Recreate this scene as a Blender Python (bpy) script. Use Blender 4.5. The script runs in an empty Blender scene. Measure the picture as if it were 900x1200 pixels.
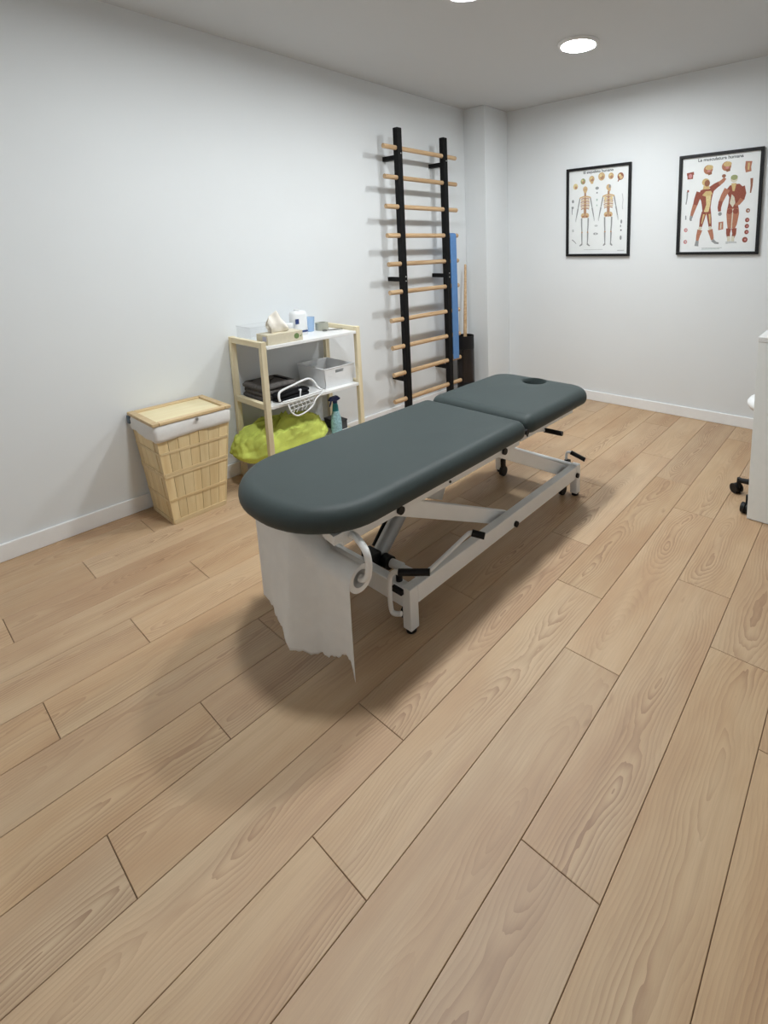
import bpy, math, random
from mathutils import Vector, Matrix

random.seed(7)
scene = bpy.context.scene
COL = scene.collection
PI = math.pi

# ------------------------------------------------------------------ camera
CAM_H = 1.33
cam_data = bpy.data.cameras.new('camera')
cam = bpy.data.objects.new('camera', cam_data)
COL.objects.link(cam)
r0 = Vector((0.7792067171970362, 0.626360993964646, -0.022556531529443893))     # right
r1 = Vector((0.07926894514564452, -0.13418428870600194, -0.9877808517074833))   # down
r2 = Vector((-0.6217341282336968, 0.767897442308597, -0.15420827437397802))     # forward
m = Matrix.Identity(4)
for i in range(3):
    m[i][0] = r0[i]; m[i][1] = -r1[i]; m[i][2] = -r2[i]
m[2][3] = CAM_H
cam.matrix_world = m
cam_data.sensor_fit = 'HORIZONTAL'
cam_data.sensor_width = 36.0
cam_data.lens = 597.954 * 36.0 / 900.0
cam_data.shift_x = (450 - 549.617) / 900.0
cam_data.shift_y = (380.76 - 600) / 900.0
cam_data.clip_start = 0.02
scene.camera = cam

# ------------------------------------------------------------------ world, light levels, exposure
world = bpy.data.worlds.new('world')
scene.world = world
world.use_nodes = True
world.node_tree.nodes['Background'].inputs[0].default_value = (0.8, 0.9, 1.0, 1)
world.node_tree.nodes['Background'].inputs[1].default_value = 0.0
LAMP_STRENGTH = 232.0
LAMP_COLOR = (0.94, 0.985, 1.0)
LAMP_SPOTS = [(-1.49, 2.915), (-1.575, 1.960), (-1.56, 0.95)]
vs = scene.view_settings
vs.view_transform = 'Standard'
vs.look = 'None'
vs.gamma = 1.0
vs.use_curve_mapping = False
vs.exposure = 0.0

# ------------------------------------------------------------------ room dimensions
XW, YB, ZC = -2.9187, 3.9288, 2.4844
XR, YF = 1.10, -1.00
PX, PY = -2.692, 3.590                                 # corner pillar: outer edge


# ------------------------------------------------------------------ materials
def new_mat(name):
    mt = bpy.data.materials.new(name)
    mt.use_nodes = True
    nt = mt.node_tree
    return mt, nt, nt.nodes['Principled BSDF']


def N(nt, kind, **kw):
    n = nt.nodes.new(kind)
    for k, v in kw.items():
        setattr(n, k, v)
    return n


def L(nt, a, b):
    nt.links.new(a, b)


def plain(name, col, rough=0.5, metal=0.0, spec=0.5, var=0.04, scale=30, bump=0.0, bscale=200, coat=0.0, trans=0.0, alpha=1.0):
    """Procedural material: a base colour with slight noise in tone and a fine bump."""
    mt, nt, p = new_mat(name)
    tc = N(nt, 'ShaderNodeTexCoord')
    no = N(nt, 'ShaderNodeTexNoise')
    no.inputs['Scale'].default_value = scale
    no.inputs['Detail'].default_value = 3
    L(nt, tc.outputs['Object'], no.inputs['Vector'])
    cr = N(nt, 'ShaderNodeValToRGB')
    cr.color_ramp.elements[0].position = 0.3
    cr.color_ramp.elements[1].position = 0.7
    cr.color_ramp.elements[0].color = tuple(max(0, c * (1 - var)) for c in col) + (1,)
    cr.color_ramp.elements[1].color = tuple(min(1, c * (1 + var)) for c in col) + (1,)
    L(nt, no.outputs['Fac'], cr.inputs['Fac'])
    L(nt, cr.outputs['Color'], p.inputs['Base Color'])
    p.inputs['Roughness'].default_value = rough
    p.inputs['Metallic'].default_value = metal
    p.inputs['Specular IOR Level'].default_value = spec
    p.inputs['Coat Weight'].default_value = coat
    p.inputs['Transmission Weight'].default_value = trans
    p.inputs['Alpha'].default_value = alpha
    if bump > 0:
        n2 = N(nt, 'ShaderNodeTexNoise')
        n2.inputs['Scale'].default_value = bscale
        n2.inputs['Detail'].default_value = 4
        L(nt, tc.outputs['Object'], n2.inputs['Vector'])
        b = N(nt, 'ShaderNodeBump')
        b.inputs['Strength'].default_value = bump
        b.inputs['Distance'].default_value = 0.002
        L(nt, n2.outputs['Fac'], b.inputs['Height'])
        L(nt, b.outputs['Normal'], p.inputs['Normal'])
    return mt


def floor_mat():
    mt, nt, p = new_mat('oak_laminate')
    tc = N(nt, 'ShaderNodeTexCoord')
    oi = N(nt, 'ShaderNodeObjectInfo')
    comb = N(nt, 'ShaderNodeCombineXYZ')
    for k, f in ((0, 61.0), (1, 173.0), (2, 29.0)):
        mm = N(nt, 'ShaderNodeMath', operation='MULTIPLY')
        mm.inputs[1].default_value = f
        L(nt, oi.outputs['Random'], mm.inputs[0])
        L(nt, mm.outputs[0], comb.inputs[k])
    add = N(nt, 'ShaderNodeVectorMath', operation='ADD')
    L(nt, tc.outputs['Object'], add.inputs[0])
    L(nt, comb.outputs[0], add.inputs[1])

    def noise(scale3, detail, rough=0.5, dist=0.0):
        mp = N(nt, 'ShaderNodeMapping')
        mp.inputs['Scale'].default_value = scale3
        L(nt, add.outputs[0], mp.inputs['Vector'])
        no = N(nt, 'ShaderNodeTexNoise')
        no.inputs['Scale'].default_value = 1.0
        no.inputs['Detail'].default_value = detail
        no.inputs['Roughness'].default_value = rough
        no.inputs['Distortion'].default_value = dist
        L(nt, mp.outputs[0], no.inputs['Vector'])
        return no.outputs['Fac']

    def math_(op, a, b):
        mm = N(nt, 'ShaderNodeMath', operation=op)
        for i, v in enumerate((a, b)):
            if v is None:
                continue
            if isinstance(v, (int, float)):
                mm.inputs[i].default_value = v
            else:
                L(nt, v, mm.inputs[i])
        return mm.outputs[0]

    def ramp(fac, stops):
        cr = N(nt, 'ShaderNodeValToRGB')
        els = cr.color_ramp.elements
        while len(els) < len(stops):
            els.new(0.5)
        for e, (pos, c) in zip(els, stops):
            e.position = pos
            e.color = c if len(c) == 4 else tuple(c) + (1,)
        L(nt, fac, cr.inputs['Fac'])
        return cr.outputs['Color']

    def mix(fac, a, b, mode='MIX'):
        mx = N(nt, 'ShaderNodeMix', data_type='RGBA', blend_type=mode)
        if isinstance(fac, (int, float)):
            mx.inputs[0].default_value = fac
        else:
            L(nt, fac, mx.inputs[0])
        for i, v in ((6, a), (7, b)):
            if isinstance(v, tuple):
                mx.inputs[i].default_value = v
            else:
                L(nt, v, mx.inputs[i])
        return mx.outputs[2]

    # flat-sawn grain: growth rings of a slowly wandering log axis cut by the board face
    sep = N(nt, 'ShaderNodeSeparateXYZ')
    L(nt, tc.outputs['Object'], sep.inputs[0])
    wander = noise((0.0, 2.2, 0.0), 1.0)
    axis = noise((0.0, 1.35, 3.0), 1.5, 0.5)
    wob = noise((38.0, 7.0, 1.0), 2.0, 0.6)
    off = math_('MULTIPLY', math_('SUBTRACT', math_('FRACT', math_('MULTIPLY', oi.outputs['Random'], 13.7), None), 0.5), 0.11)
    xx = math_('ADD', math_('ADD', sep.outputs[0], off), math_('MULTIPLY', math_('SUBTRACT', wander, 0.5), 0.10))
    dep = math_('MULTIPLY', math_('SUBTRACT', axis, 0.46), 0.30)
    rr = math_('SQRT', math_('ADD', math_('MULTIPLY', xx, xx), math_('MULTIPLY', dep, dep)), None)
    s = math_('ADD', math_('DIVIDE', rr, 0.0098), math_('MULTIPLY', wob, 1.5))
    saw = math_('FRACT', s, None)
    ringline = math_('POWER', saw, 2.0)
    near = N(nt, 'ShaderNodeMapRange')
    near.inputs[1].default_value = 0.085
    near.inputs[2].default_value = 0.015
    L(nt, rr, near.inputs[0])
    mask = noise((6.0, 1.3, 1.0), 2.0)
    maskc = ramp(mask, [(0.36, (0.12, 0.12, 0.12)), (0.56, (1, 1, 1))])
    amount = math_('MULTIPLY', ringline, math_('MULTIPLY', maskc, math_('MULTIPLY_ADD', near.outputs[0], 0.75)))
    nt.nodes[-3].inputs[2].default_value = 0.25
    fiber = noise((420.0, 9.0, 1.0), 4.0, 0.65)
    streak = noise((34.0, 1.1, 1.0), 3.0, 0.6)
    broad = noise((5.0, 1.6, 1.0), 3.0, 0.6)
    base = ramp(broad, [(0.30, (0.490, 0.316, 0.188)), (0.50, (0.545, 0.376, 0.232)), (0.70, (0.600, 0.440, 0.284))])
    base = mix(ramp(streak, [(0.48, (0, 0, 0)), (0.80, (0.35, 0.35, 0.35))]), base, (0.36, 0.235, 0.150, 1))
    base = mix(math_('MULTIPLY', amount, 0.80), base, (0.275, 0.150, 0.088, 1))
    base = mix(ramp(fiber, [(0.45, (0, 0, 0)), (0.8, (0.32, 0.32, 0.32))]), base, (0.36, 0.25, 0.165, 1))
    # knots and dark flecks
    kn = noise((20.0, 5.0, 1.0), 2.0)
    base = mix(ramp(kn, [(0.72, (0, 0, 0)), (0.82, (0.55, 0.55, 0.55))]), base, (0.24, 0.135, 0.078, 1))
    hsv = N(nt, 'ShaderNodeHueSaturation')
    v = math_('MULTIPLY_ADD', oi.outputs['Random'], 0.10)
    nt.nodes[-1].inputs[2].default_value = 0.95
    L(nt, v, hsv.inputs['Value'])
    r2_ = math_('FRACT', math_('MULTIPLY', oi.outputs['Random'], 7.31), None)
    sat = math_('MULTIPLY_ADD', r2_, 0.10)
    nt.nodes[-1].inputs[2].default_value = 0.98
    L(nt, sat, hsv.inputs['Saturation'])
    L(nt, base, hsv.inputs['Color'])
    L(nt, hsv.outputs[0], p.inputs['Base Color'])
    p.inputs['Roughness'].default_value = 0.46
    p.inputs['Specular IOR Level'].default_value = 0.45
    b = N(nt, 'ShaderNodeBump')
    b.inputs['Strength'].default_value = 0.12
    b.inputs['Distance'].default_value = 0.001
    L(nt, math_('ADD', fiber, amount), b.inputs['Height'])
    L(nt, b.outputs['Normal'], p.inputs['Normal'])
    return mt


def wood_mat(name, light, dark, along='Z', ring=40.0, rough=0.5, rnd=True):
    mt, nt, p = new_mat(name)
    tc = N(nt, 'ShaderNodeTexCoord')
    oi = N(nt, 'ShaderNodeObjectInfo')
    vm = N(nt, 'ShaderNodeVectorMath', operation='ADD')
    cx = N(nt, 'ShaderNodeCombineXYZ')
    mu = N(nt, 'ShaderNodeMath', operation='MULTIPLY')
    mu.inputs[1].default_value = 47.0
    L(nt, oi.outputs['Random'], mu.inputs[0])
    for k in range(3):
        L(nt, mu.outputs[0], cx.inputs[k])
    L(nt, tc.outputs['Object'], vm.inputs[0])
    L(nt, cx.outputs[0], vm.inputs[1])
    mp = N(nt, 'ShaderNodeMapping')
    sc = {'X': (0.08, 1, 1), 'Y': (1, 0.08, 1), 'Z': (1, 1, 0.08)}[along]
    mp.inputs['Scale'].default_value = tuple(ring * s for s in sc)
    L(nt, vm.outputs[0], mp.inputs['Vector'])
    no = N(nt, 'ShaderNodeTexNoise')
    no.inputs['Scale'].default_value = 1.0
    no.inputs['Detail'].default_value = 4
    L(nt, mp.outputs[0], no.inputs['Vector'])
    cr = N(nt, 'ShaderNodeValToRGB')
    cr.color_ramp.elements[0].position = 0.35
    cr.color_ramp.elements[1].position = 0.68
    cr.color_ramp.elements[0].color = tuple(light) + (1,)
    cr.color_ramp.elements[1].color = tuple(dark) + (1,)
    L(nt, no.outputs['Fac'], cr.inputs['Fac'])
    out = cr.outputs['Color']
    if rnd:
        hs = N(nt, 'ShaderNodeHueSaturation')
        ma = N(nt, 'ShaderNodeMath', operation='MULTIPLY_ADD')
        ma.inputs[1].default_value = 0.22
        ma.inputs[2].default_value = 0.89
        L(nt, oi.outputs['Random'], ma.inputs[0])
        L(nt, ma.outputs[0], hs.inputs['Value'])
        L(nt, out, hs.inputs['Color'])
        out = hs.outputs[0]
    L(nt, out, p.inputs['Base Color'])
    p.inputs['Roughness'].default_value = rough
    p.inputs['Specular IOR Level'].default_value = 0.35
    return mt


def clear_mat(name, col, alpha, rough=0.1):
    """Thin clear plastic: mostly see-through, with a tint and a sharp reflection."""
    mt, nt, p = new_mat(name)
    nt.nodes.remove(p)
    out = nt.nodes['Material Output']
    tr = N(nt, 'ShaderNodeBsdfTransparent')
    pr = N(nt, 'ShaderNodeBsdfPrincipled')
    pr.inputs['Base Color'].default_value = tuple(col) + (1,)
    pr.inputs['Roughness'].default_value = rough
    lw = N(nt, 'ShaderNodeLayerWeight')
    lw.inputs['Blend'].default_value = 0.5
    fr = N(nt, 'ShaderNodeMath', operation='POWER')
    fr.inputs[1].default_value = 5.0
    L(nt, lw.outputs['Facing'], fr.inputs[0])
    ma = N(nt, 'ShaderNodeMath', operation='ADD')
    ma.use_clamp = True
    ma.inputs[1].default_value = alpha
    L(nt, fr.outputs[0], ma.inputs[0])
    mx = N(nt, 'ShaderNodeMixShader')
    L(nt, ma.outputs[0], mx.inputs[0])
    L(nt, tr.outputs[0], mx.inputs[1])
    L(nt, pr.outputs[0], mx.inputs[2])
    L(nt, mx.outputs[0], out.inputs['Surface'])
    return mt


def emit_mat(name, col, strength):
    mt, nt, p = new_mat(name)
    p.inputs['Base Color'].default_value = (0.9, 0.9, 0.9, 1)
    p.inputs['Emission Color'].default_value = tuple(col) + (1,)
    p.inputs['Emission Strength'].default_value = strength
    return mt


MT = dict(
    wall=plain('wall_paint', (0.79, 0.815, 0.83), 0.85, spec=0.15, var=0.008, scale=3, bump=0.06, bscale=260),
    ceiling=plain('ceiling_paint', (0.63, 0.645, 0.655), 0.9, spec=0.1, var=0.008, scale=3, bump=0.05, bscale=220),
    base=plain('baseboard_white', (0.92, 0.925, 0.93), 0.4, var=0.01),
    floor=floor_mat(),
    sub=plain('floor_joint_dark', (0.16, 0.10, 0.062), 0.8, var=0.1),
    vinyl=plain('grey_vinyl', (0.045, 0.060, 0.060), 0.52, spec=0.32, var=0.03, scale=8, bump=0.10, bscale=420),
    white_metal=plain('white_powder_coat', (0.89, 0.89, 0.88), 0.38, var=0.015, scale=15),
    steel=plain('silver_steel', (0.50, 0.51, 0.51), 0.38, metal=0.25, var=0.05),
    grey_plastic=plain('grey_plastic', (0.52, 0.53, 0.53), 0.5, var=0.05),
    black=plain('black_plastic', (0.006, 0.006, 0.007), 0.5, spec=0.3, var=0.1),
    black_metal=plain('black_powder_coat', (0.004, 0.004, 0.0045), 0.6, spec=0.2, var=0.08),
    paper=plain('couch_paper', (0.89, 0.885, 0.87), 0.9, spec=0.1, var=0.02, scale=25, bump=0.25, bscale=160),
    rung=wood_mat('beech_rung', (0.60, 0.42, 0.25), (0.46, 0.29, 0.15), 'Y', 60),
    pine_v=wood_mat('pine_upright', (0.80, 0.72, 0.52), (0.70, 0.59, 0.39), 'Z', 45),
    pine_x=wood_mat('pine_crosswise', (0.80, 0.72, 0.52), (0.70, 0.59, 0.39), 'X', 45),
    slat=wood_mat('poplar_slat', (0.78, 0.63, 0.37), (0.68, 0.51, 0.27), 'Z', 30),
    band=wood_mat('poplar_band', (0.76, 0.61, 0.37), (0.64, 0.47, 0.25), 'Y', 30),
    lid=wood_mat('lid_panel_wood', (0.82, 0.73, 0.48), (0.77, 0.65, 0.40), 'Y', 34),
    lidframe=wood_mat('lid_frame_wood', (0.70, 0.53, 0.31), (0.60, 0.43, 0.23), 'Y', 34),
    linen=plain('white_linen', (0.78, 0.77, 0.75), 0.9, spec=0.1, var=0.02, scale=60, bump=0.3, bscale=300),
    white_board=plain('white_laminate', (0.84, 0.84, 0.83), 0.35, var=0.01),
    desk=plain('white_desk_laminate', (0.88, 0.91, 0.90), 0.4, var=0.01),
    white_plastic=plain('white_plastic', (0.80, 0.81, 0.82), 0.35, var=0.01),
    cream=plain('tissue_carton', (0.66, 0.60, 0.46), 0.6, var=0.05, scale=40),
    tissue=plain('tissue_paper', (0.84, 0.79, 0.71), 0.9, spec=0.1, var=0.02),
    navy=plain('navy_print', (0.02, 0.045, 0.17), 0.5),
    green_print=plain('green_print', (0.16, 0.25, 0.09), 0.6),
    lilac=plain('lilac_print', (0.45, 0.45, 0.58), 0.6),
    cup=clear_mat('blue_clear_plastic', (0.42, 0.62, 0.88), 0.45),
    clear=clear_mat('clear_plastic', (0.75, 0.78, 0.80), 0.02),
    smoke=clear_mat('smoke_plastic', (0.016, 0.012, 0.012), 0.78, 0.3),
    pane=clear_mat('frame_glass', (0.8, 0.8, 0.8), 0.0, 0.02),
    tape=plain('grey_beige_tape', (0.42, 0.42, 0.35), 0.7),
    tape_core=plain('tape_core', (0.30, 0.30, 0.26), 0.8),
    dark_metal=plain('dark_scissor_metal', (0.16, 0.16, 0.15), 0.4, metal=0.5),
    black_cloth=plain('black_cloth', (0.016, 0.016, 0.018), 0.95, spec=0.1, var=0.2, scale=60, bump=0.5, bscale=200),
    grey_cloth=plain('charcoal_cloth', (0.115, 0.105, 0.100), 0.95, spec=0.1, var=0.2, scale=60, bump=0.5, bscale=200),
    grey_bin=plain('grey_bin_plastic', (0.27, 0.27, 0.28), 0.5),
    lime=plain('lime_fabric', (0.62, 0.71, 0.15), 0.75, spec=0.2, var=0.12, scale=14, bump=0.3, bscale=120),
    bluegrip=plain('blue_trigger', (0.012, 0.03, 0.16), 0.4),
    teal=plain('teal_bottle', (0.02, 0.24, 0.30), 0.35),
    bottle_label=plain('bottle_label', (0.28, 0.47, 0.52), 0.5, var=0.35, scale=90),
    blue_band=plain('blue_rubber', (0.10, 0.235, 0.50), 0.6, var=0.04),
    seat_white=plain('chair_white', (0.86, 0.87, 0.87), 0.4),
    sign_paper=plain('poster_paper', (0.81, 0.83, 0.83), 0.5, var=0.01),
    trim_white=plain('lamp_trim_white', (0.85, 0.85, 0.85), 0.5),
    lamp=emit_mat('lamp_diffuser', LAMP_COLOR, LAMP_STRENGTH),
    screw=plain('screw_zinc', (0.6, 0.6, 0.6), 0.3, metal=0.6),
    lid_shadow=plain('slate_lid_shadow', (0.10, 0.14, 0.18), 0.8),  # dark slate tone for the shade under the hamper lid
)
INK = {
    'bone': (0.60, 0.43, 0.24), 'bone2': (0.42, 0.25, 0.16), 'bone3': (0.70, 0.58, 0.30), 'brown': (0.30, 0.13, 0.08),
    'red': (0.29, 0.088, 0.060), 'red2': (0.44, 0.19, 0.12), 'tan': (0.62, 0.46, 0.22), 'pale': (0.66, 0.62, 0.50),
    'grey': (0.30, 0.31, 0.31), 'lgrey': (0.55, 0.57, 0.57), 'dark': (0.06, 0.07, 0.075), 'olive': (0.33, 0.36, 0.18),
    'pink': (0.58, 0.26, 0.26), 'green': (0.45, 0.55, 0.50),
}
for k, c in INK.items():
    MT['ink_' + k] = plain('ink_' + k, c, 0.6, spec=0.2, var=0.12, scale=120)


# ------------------------------------------------------------------ mesh helpers
class MB:
    def __init__(self):
        self.v, self.f, self.mi, self.cur = [], [], [], 0

    def add(self, vs, fs):
        o = len(self.v)
        self.v += [tuple(q) for q in vs]
        for f in fs:
            self.f.append([o + i for i in f])
            self.mi.append(self.cur)
        return self

    def box(self, x0, x1, y0, y1, z0, z1):
        return self.add([(x0, y0, z0), (x1, y0, z0), (x1, y1, z0), (x0, y1, z0), (x0, y0, z1), (x1, y0, z1), (x1, y1, z1), (x0, y1, z1)],
                        [(0, 3, 2, 1), (4, 5, 6, 7), (0, 1, 5, 4), (1, 2, 6, 5), (2, 3, 7, 6), (3, 0, 4, 7)])

    def hexa(self, pts):
        return self.add(pts, [(0, 3, 2, 1), (4, 5, 6, 7), (0, 1, 5, 4), (1, 2, 6, 5), (2, 3, 7, 6), (3, 0, 4, 7)])

    def bar(self, p0, p1, w, h, up=(0, 0, 1)):
        """Rectangular bar from p0 to p1; w across, h along `up`."""
        p0, p1 = Vector(p0), Vector(p1)
        d = (p1 - p0).normalized()
        s = d.cross(Vector(up)).normalized()
        u = s.cross(d).normalized()
        s *= w / 2
        u *= h / 2
        return self.hexa([p0 - s - u, p0 + s - u, p1 + s - u, p1 - s - u, p0 - s + u, p0 + s + u, p1 + s + u, p1 - s + u])

    def tube(self, path, r, n=10, closed=False, caps=True):
        P = [Vector(q) for q in path]
        rr = r if isinstance(r, (list, tuple)) else [r] * len(P)
        k = len(P)
        T = []
        for i in range(k):
            a = P[(i - 1) % k] if (closed or i > 0) else P[0]
            b = P[(i + 1) % k] if (closed or i < k - 1) else P[-1]
            T.append((b - a).normalized())
        ref = Vector((0, 0, 1)) if abs(T[0].z) < 0.9 else Vector((1, 0, 0))
        nrm = (ref - T[0] * ref.dot(T[0])).normalized()
        rings = []
        for i in range(k):
            nrm = (nrm - T[i] * nrm.dot(T[i])).normalized()
            b = T[i].cross(nrm)
            rings.append([P[i] + (nrm * math.cos(2 * PI * j / n) + b * math.sin(2 * PI * j / n)) * rr[i] for j in range(n)])
        vs = [q for rg in rings for q in rg]
        fs = []
        for i in range(k if closed else k - 1):
            i2 = (i + 1) % k
            for j in range(n):
                j2 = (j + 1) % n
                fs.append((i * n + j, i * n + j2, i2 * n + j2, i2 * n + j))
        if caps and not closed:
            fs.append(tuple(range(n - 1, -1, -1)))
            fs.append(tuple((k - 1) * n + j for j in range(n)))
        return self.add(vs, fs)

    def cyl(self, p0, p1, r, n=16, r2=None):
        return self.tube([p0, p1], [r, r if r2 is None else r2], n)

    def lathe(self, prof, c=(0, 0, 0), n=24, axis='Z'):
        """prof: list of (radius, height)."""
        vs, fs = [], []
        for (r, h) in prof:
            for j in range(n):
                a = 2 * PI * j / n
                x, y = r * math.cos(a), r * math.sin(a)
                q = (x, y, h) if axis == 'Z' else ((h, x, y) if axis == 'X' else (x, h, y))
                vs.append((q[0] + c[0], q[1] + c[1], q[2] + c[2]))
        for i in range(len(prof) - 1):
            for j in range(n):
                j2 = (j + 1) % n
                fs.append((i * n + j, i * n + j2, (i + 1) * n + j2, (i + 1) * n + j))
        if prof[0][0] > 1e-6:
            fs.append(tuple(range(n - 1, -1, -1)))
        if prof[-1][0] > 1e-6:
            fs.append(tuple((len(prof) - 1) * n + j for j in range(n)))
        return self.add(vs, fs)

    def rings(self, rgs, cap0=True, cap1=True):
        n = len(rgs[0])
        vs = [q for rg in rgs for q in rg]
        fs = []
        for i in range(len(rgs) - 1):
            for j in range(n):
                j2 = (j + 1) % n
                fs.append((i * n + j, i * n + j2, (i + 1) * n + j2, (i + 1) * n + j))
        if cap0:
            fs.append(tuple(range(n - 1, -1, -1)))
        if cap1:
            fs.append(tuple((len(rgs) - 1) * n + j for j in range(n)))
        return self.add(vs, fs)

    def prism(self, poly, a0, a1, axis='Z'):
        def q(p, h):
            return (p[0], p[1], h) if axis == 'Z' else ((h, p[0], p[1]) if axis == 'X' else (p[0], h, p[1]))
        n = len(poly)
        vs = [q(p, a0) for p in poly] + [q(p, a1) for p in poly]
        fs = [tuple(range(n - 1, -1, -1)), tuple(range(n, 2 * n))]
        for j in range(n):
            j2 = (j + 1) % n
            fs.append((j, j2, n + j2, n + j))
        return self.add(vs, fs)

    def grid(self, fn, nu, nv):
        vs = [fn(i / nu, j / nv) for i in range(nu + 1) for j in range(nv + 1)]
        fs = []
        for i in range(nu):
            for j in range(nv):
                a = i * (nv + 1) + j
                fs.append((a, a + nv + 1, a + nv + 2, a + 1))
        return self.add(vs, fs)

    def mesh(self, name, origin=(0, 0, 0), smooth=None):
        me = bpy.data.meshes.new(name)
        ox, oy, oz = origin
        me.from_pydata([(x - ox, y - oy, z - oz) for x, y, z in self.v], [], self.f)
        me.update()
        if any(self.mi):
            me.polygons.foreach_set('material_index', self.mi)
        import bmesh
        bm = bmesh.new()
        bm.from_mesh(me)
        bmesh.ops.recalc_face_normals(bm, faces=bm.faces)
        bm.to_mesh(me)
        bm.free()
        if smooth is not None:
            me.polygons.foreach_set('use_smooth', [True] * len(me.polygons))
            me.set_sharp_from_angle(angle=math.radians(smooth))
        return me

    def build(self, name, mat, parent=None, smooth=None, bevel=0.0, origin=None, seg=2):
        if origin is None:
            origin = tuple(parent.matrix_world.translation) if parent is not None else (0, 0, 0)
            if parent is not None:
                origin = tuple(world_loc(parent))
        me = self.mesh(name, origin, smooth)
        o = bpy.data.objects.new(name, me)
        COL.objects.link(o)
        for mt in (mat if isinstance(mat, (list, tuple)) else [mat]):
            me.materials.append(MT[mt] if isinstance(mt, str) else mt)
        if parent is not None:
            o.parent = parent
        else:
            o.location = origin
        if bevel > 0:
            md = o.modifiers.new('bevel', 'BEVEL')
            md.width = bevel
            md.segments = seg
            md.limit_method = 'ANGLE'
            md.angle_limit = math.radians(40)
        return o


def world_loc(o):
    p = Vector(o.location)
    while o.parent is not None:
        o = o.parent
        p = p + Vector(o.location)
    return p


def thing(name, label, cat, loc, group=None):
    o = bpy.data.objects.new(name, None)
    COL.objects.link(o)
    o.location = loc
    o.empty_display_size = 0.1
    o['label'] = label
    o['category'] = cat
    if group:
        o['group'] = group
    return o


def tag(o, label, cat, group=None):
    o['label'] = label
    o['category'] = cat
    if group:
        o['group'] = group
    return o


def structure(o, label=None):
    o['kind'] = 'structure'
    if label:
        o['label'] = label
    return o


def arc(cx, cy, r, a0, a1, n):
    return [(cx + r * math.cos(math.radians(a0 + (a1 - a0) * i / n)), cy + r * math.sin(math.radians(a0 + (a1 - a0) * i / n))) for i in range(n + 1)]


def smooth_path(pts, sub=6):
    """Catmull-Rom through the points."""
    P = [Vector(p) for p in pts]
    out = []
    for i in range(len(P) - 1):
        p0 = P[max(i - 1, 0)]
        p1, p2 = P[i], P[i + 1]
        p3 = P[min(i + 2, len(P) - 1)]
        for k in range(sub):
            t = k / sub
            out.append(0.5 * ((2 * p1) + (p2 - p0) * t + (2 * p0 - 5 * p1 + 4 * p2 - p3) * t * t + (3 * p1 - p0 - 3 * p2 + p3) * t ** 3))
    out.append(P[-1])
    return out


# ------------------------------------------------------------------ the room
T = 0.10
structure(MB().box(XW - T, XW, YF - T, YB + T, 0, ZC).build('wall_left', 'wall'), 'plain white painted wall with wall bars and shelf')
structure(MB().box(XW, XR, YB, YB + T, 0, ZC).build('wall_back', 'wall'), 'white painted end wall with two framed charts')
structure(MB().box(XR, XR + T, YF - T, YB + T, 0, ZC).build('wall_right', 'wall'), 'white painted wall to the right of the desk')
structure(MB().box(XW, XR, YF - T, YF, 0, ZC).build('wall_front', 'wall'), 'white painted wall opposite the charts')
structure(MB().box(XW, PX, PY, YB, 0, ZC).build('wall_corner', 'wall', bevel=0.004), 'square white pillar in the room corner')
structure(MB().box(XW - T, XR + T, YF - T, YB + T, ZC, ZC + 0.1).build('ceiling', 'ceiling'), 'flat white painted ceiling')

floor = structure(MB().box(XW - T, XR + T, YF - T, YB + T, -0.05, -0.004).build('floor', 'sub'), 'light oak plank floor')
PW, PL = 0.1431 * 1.33, 0.856 * 1.33
PHASE = {1: 0.168 * 1.33, 2: 0.388 * 1.33, 0: 0.605 * 1.33}
GAP, CH = 0.0008, 0.0010


def plank_mesh(lx, ly):
    a, b = lx / 2 - GAP, ly / 2 - GAP
    r0_ = [(-a, -b, -0.006), (a, -b, -0.006), (a, b, -0.006), (-a, b, -0.006)]
    r1_ = [(-a, -b, -CH), (a, -b, -CH), (a, b, -CH), (-a, b, -CH)]
    c = CH
    r2_ = [(-a + c, -b + c, 0), (a - c, -b + c, 0), (a - c, b - c, 0), (-a + c, b - c, 0)]
    me = MB().rings([r0_, r1_, r2_]).mesh('plank')
    me.materials.append(MT['floor'])
    return me


plank_cache = {}
k = -12
while True:
    x1 = -0.2585 * 1.33 - PW * k
    x0 = x1 - PW
    if x1 <= XW:
        break
    if x0 < XR:
        cx0, cx1 = max(x0, XW), min(x1, XR)
        y = PHASE[k % 3] - 4 * PL
        while y < YB:
            cy0, cy1 = max(y, YF), min(y + PL, YB)
            if cy1 - cy0 > 0.01 and cx1 - cx0 > 0.004:
                key = (round(cx1 - cx0, 4), round(cy1 - cy0, 4))
                if key not in plank_cache:
                    plank_cache[key] = plank_mesh(*key)
                o = bpy.data.objects.new('plank', plank_cache[key])
                COL.objects.link(o)
                o.parent = floor
                o.location = ((cx0 + cx1) / 2, (cy0 + cy1) / 2, 0)
            y += PL
    k += 1

BH, BT = 0.081, 0.013


def baseboard(name, x0, x1, y0, y1, label):
    structure(MB().box(x0, x1, y0, y1, 0, BH).build(name, 'base', bevel=0.004), label)


baseboard('baseboard_left', XW, XW + BT, YF, PY, 'white skirting board along the wall with wall bars')
baseboard('baseboard_back', PX + BT, XR, YB - BT, YB, 'white skirting board below the framed charts')
baseboard('baseboard_right', XR - BT, XR, YF, YB - BT, 'white skirting board along the right wall')
baseboard('baseboard_front', XW + BT, XR - BT, YF, YF + BT, 'white skirting board along the front wall')
baseboard('baseboard_pillar', XW + BT, PX, PY - BT, PY, 'white skirting board around the pillar')
baseboard('baseboard_corner', PX, PX + BT, PY - BT, YB, 'white skirting board on the pillar side')

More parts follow.
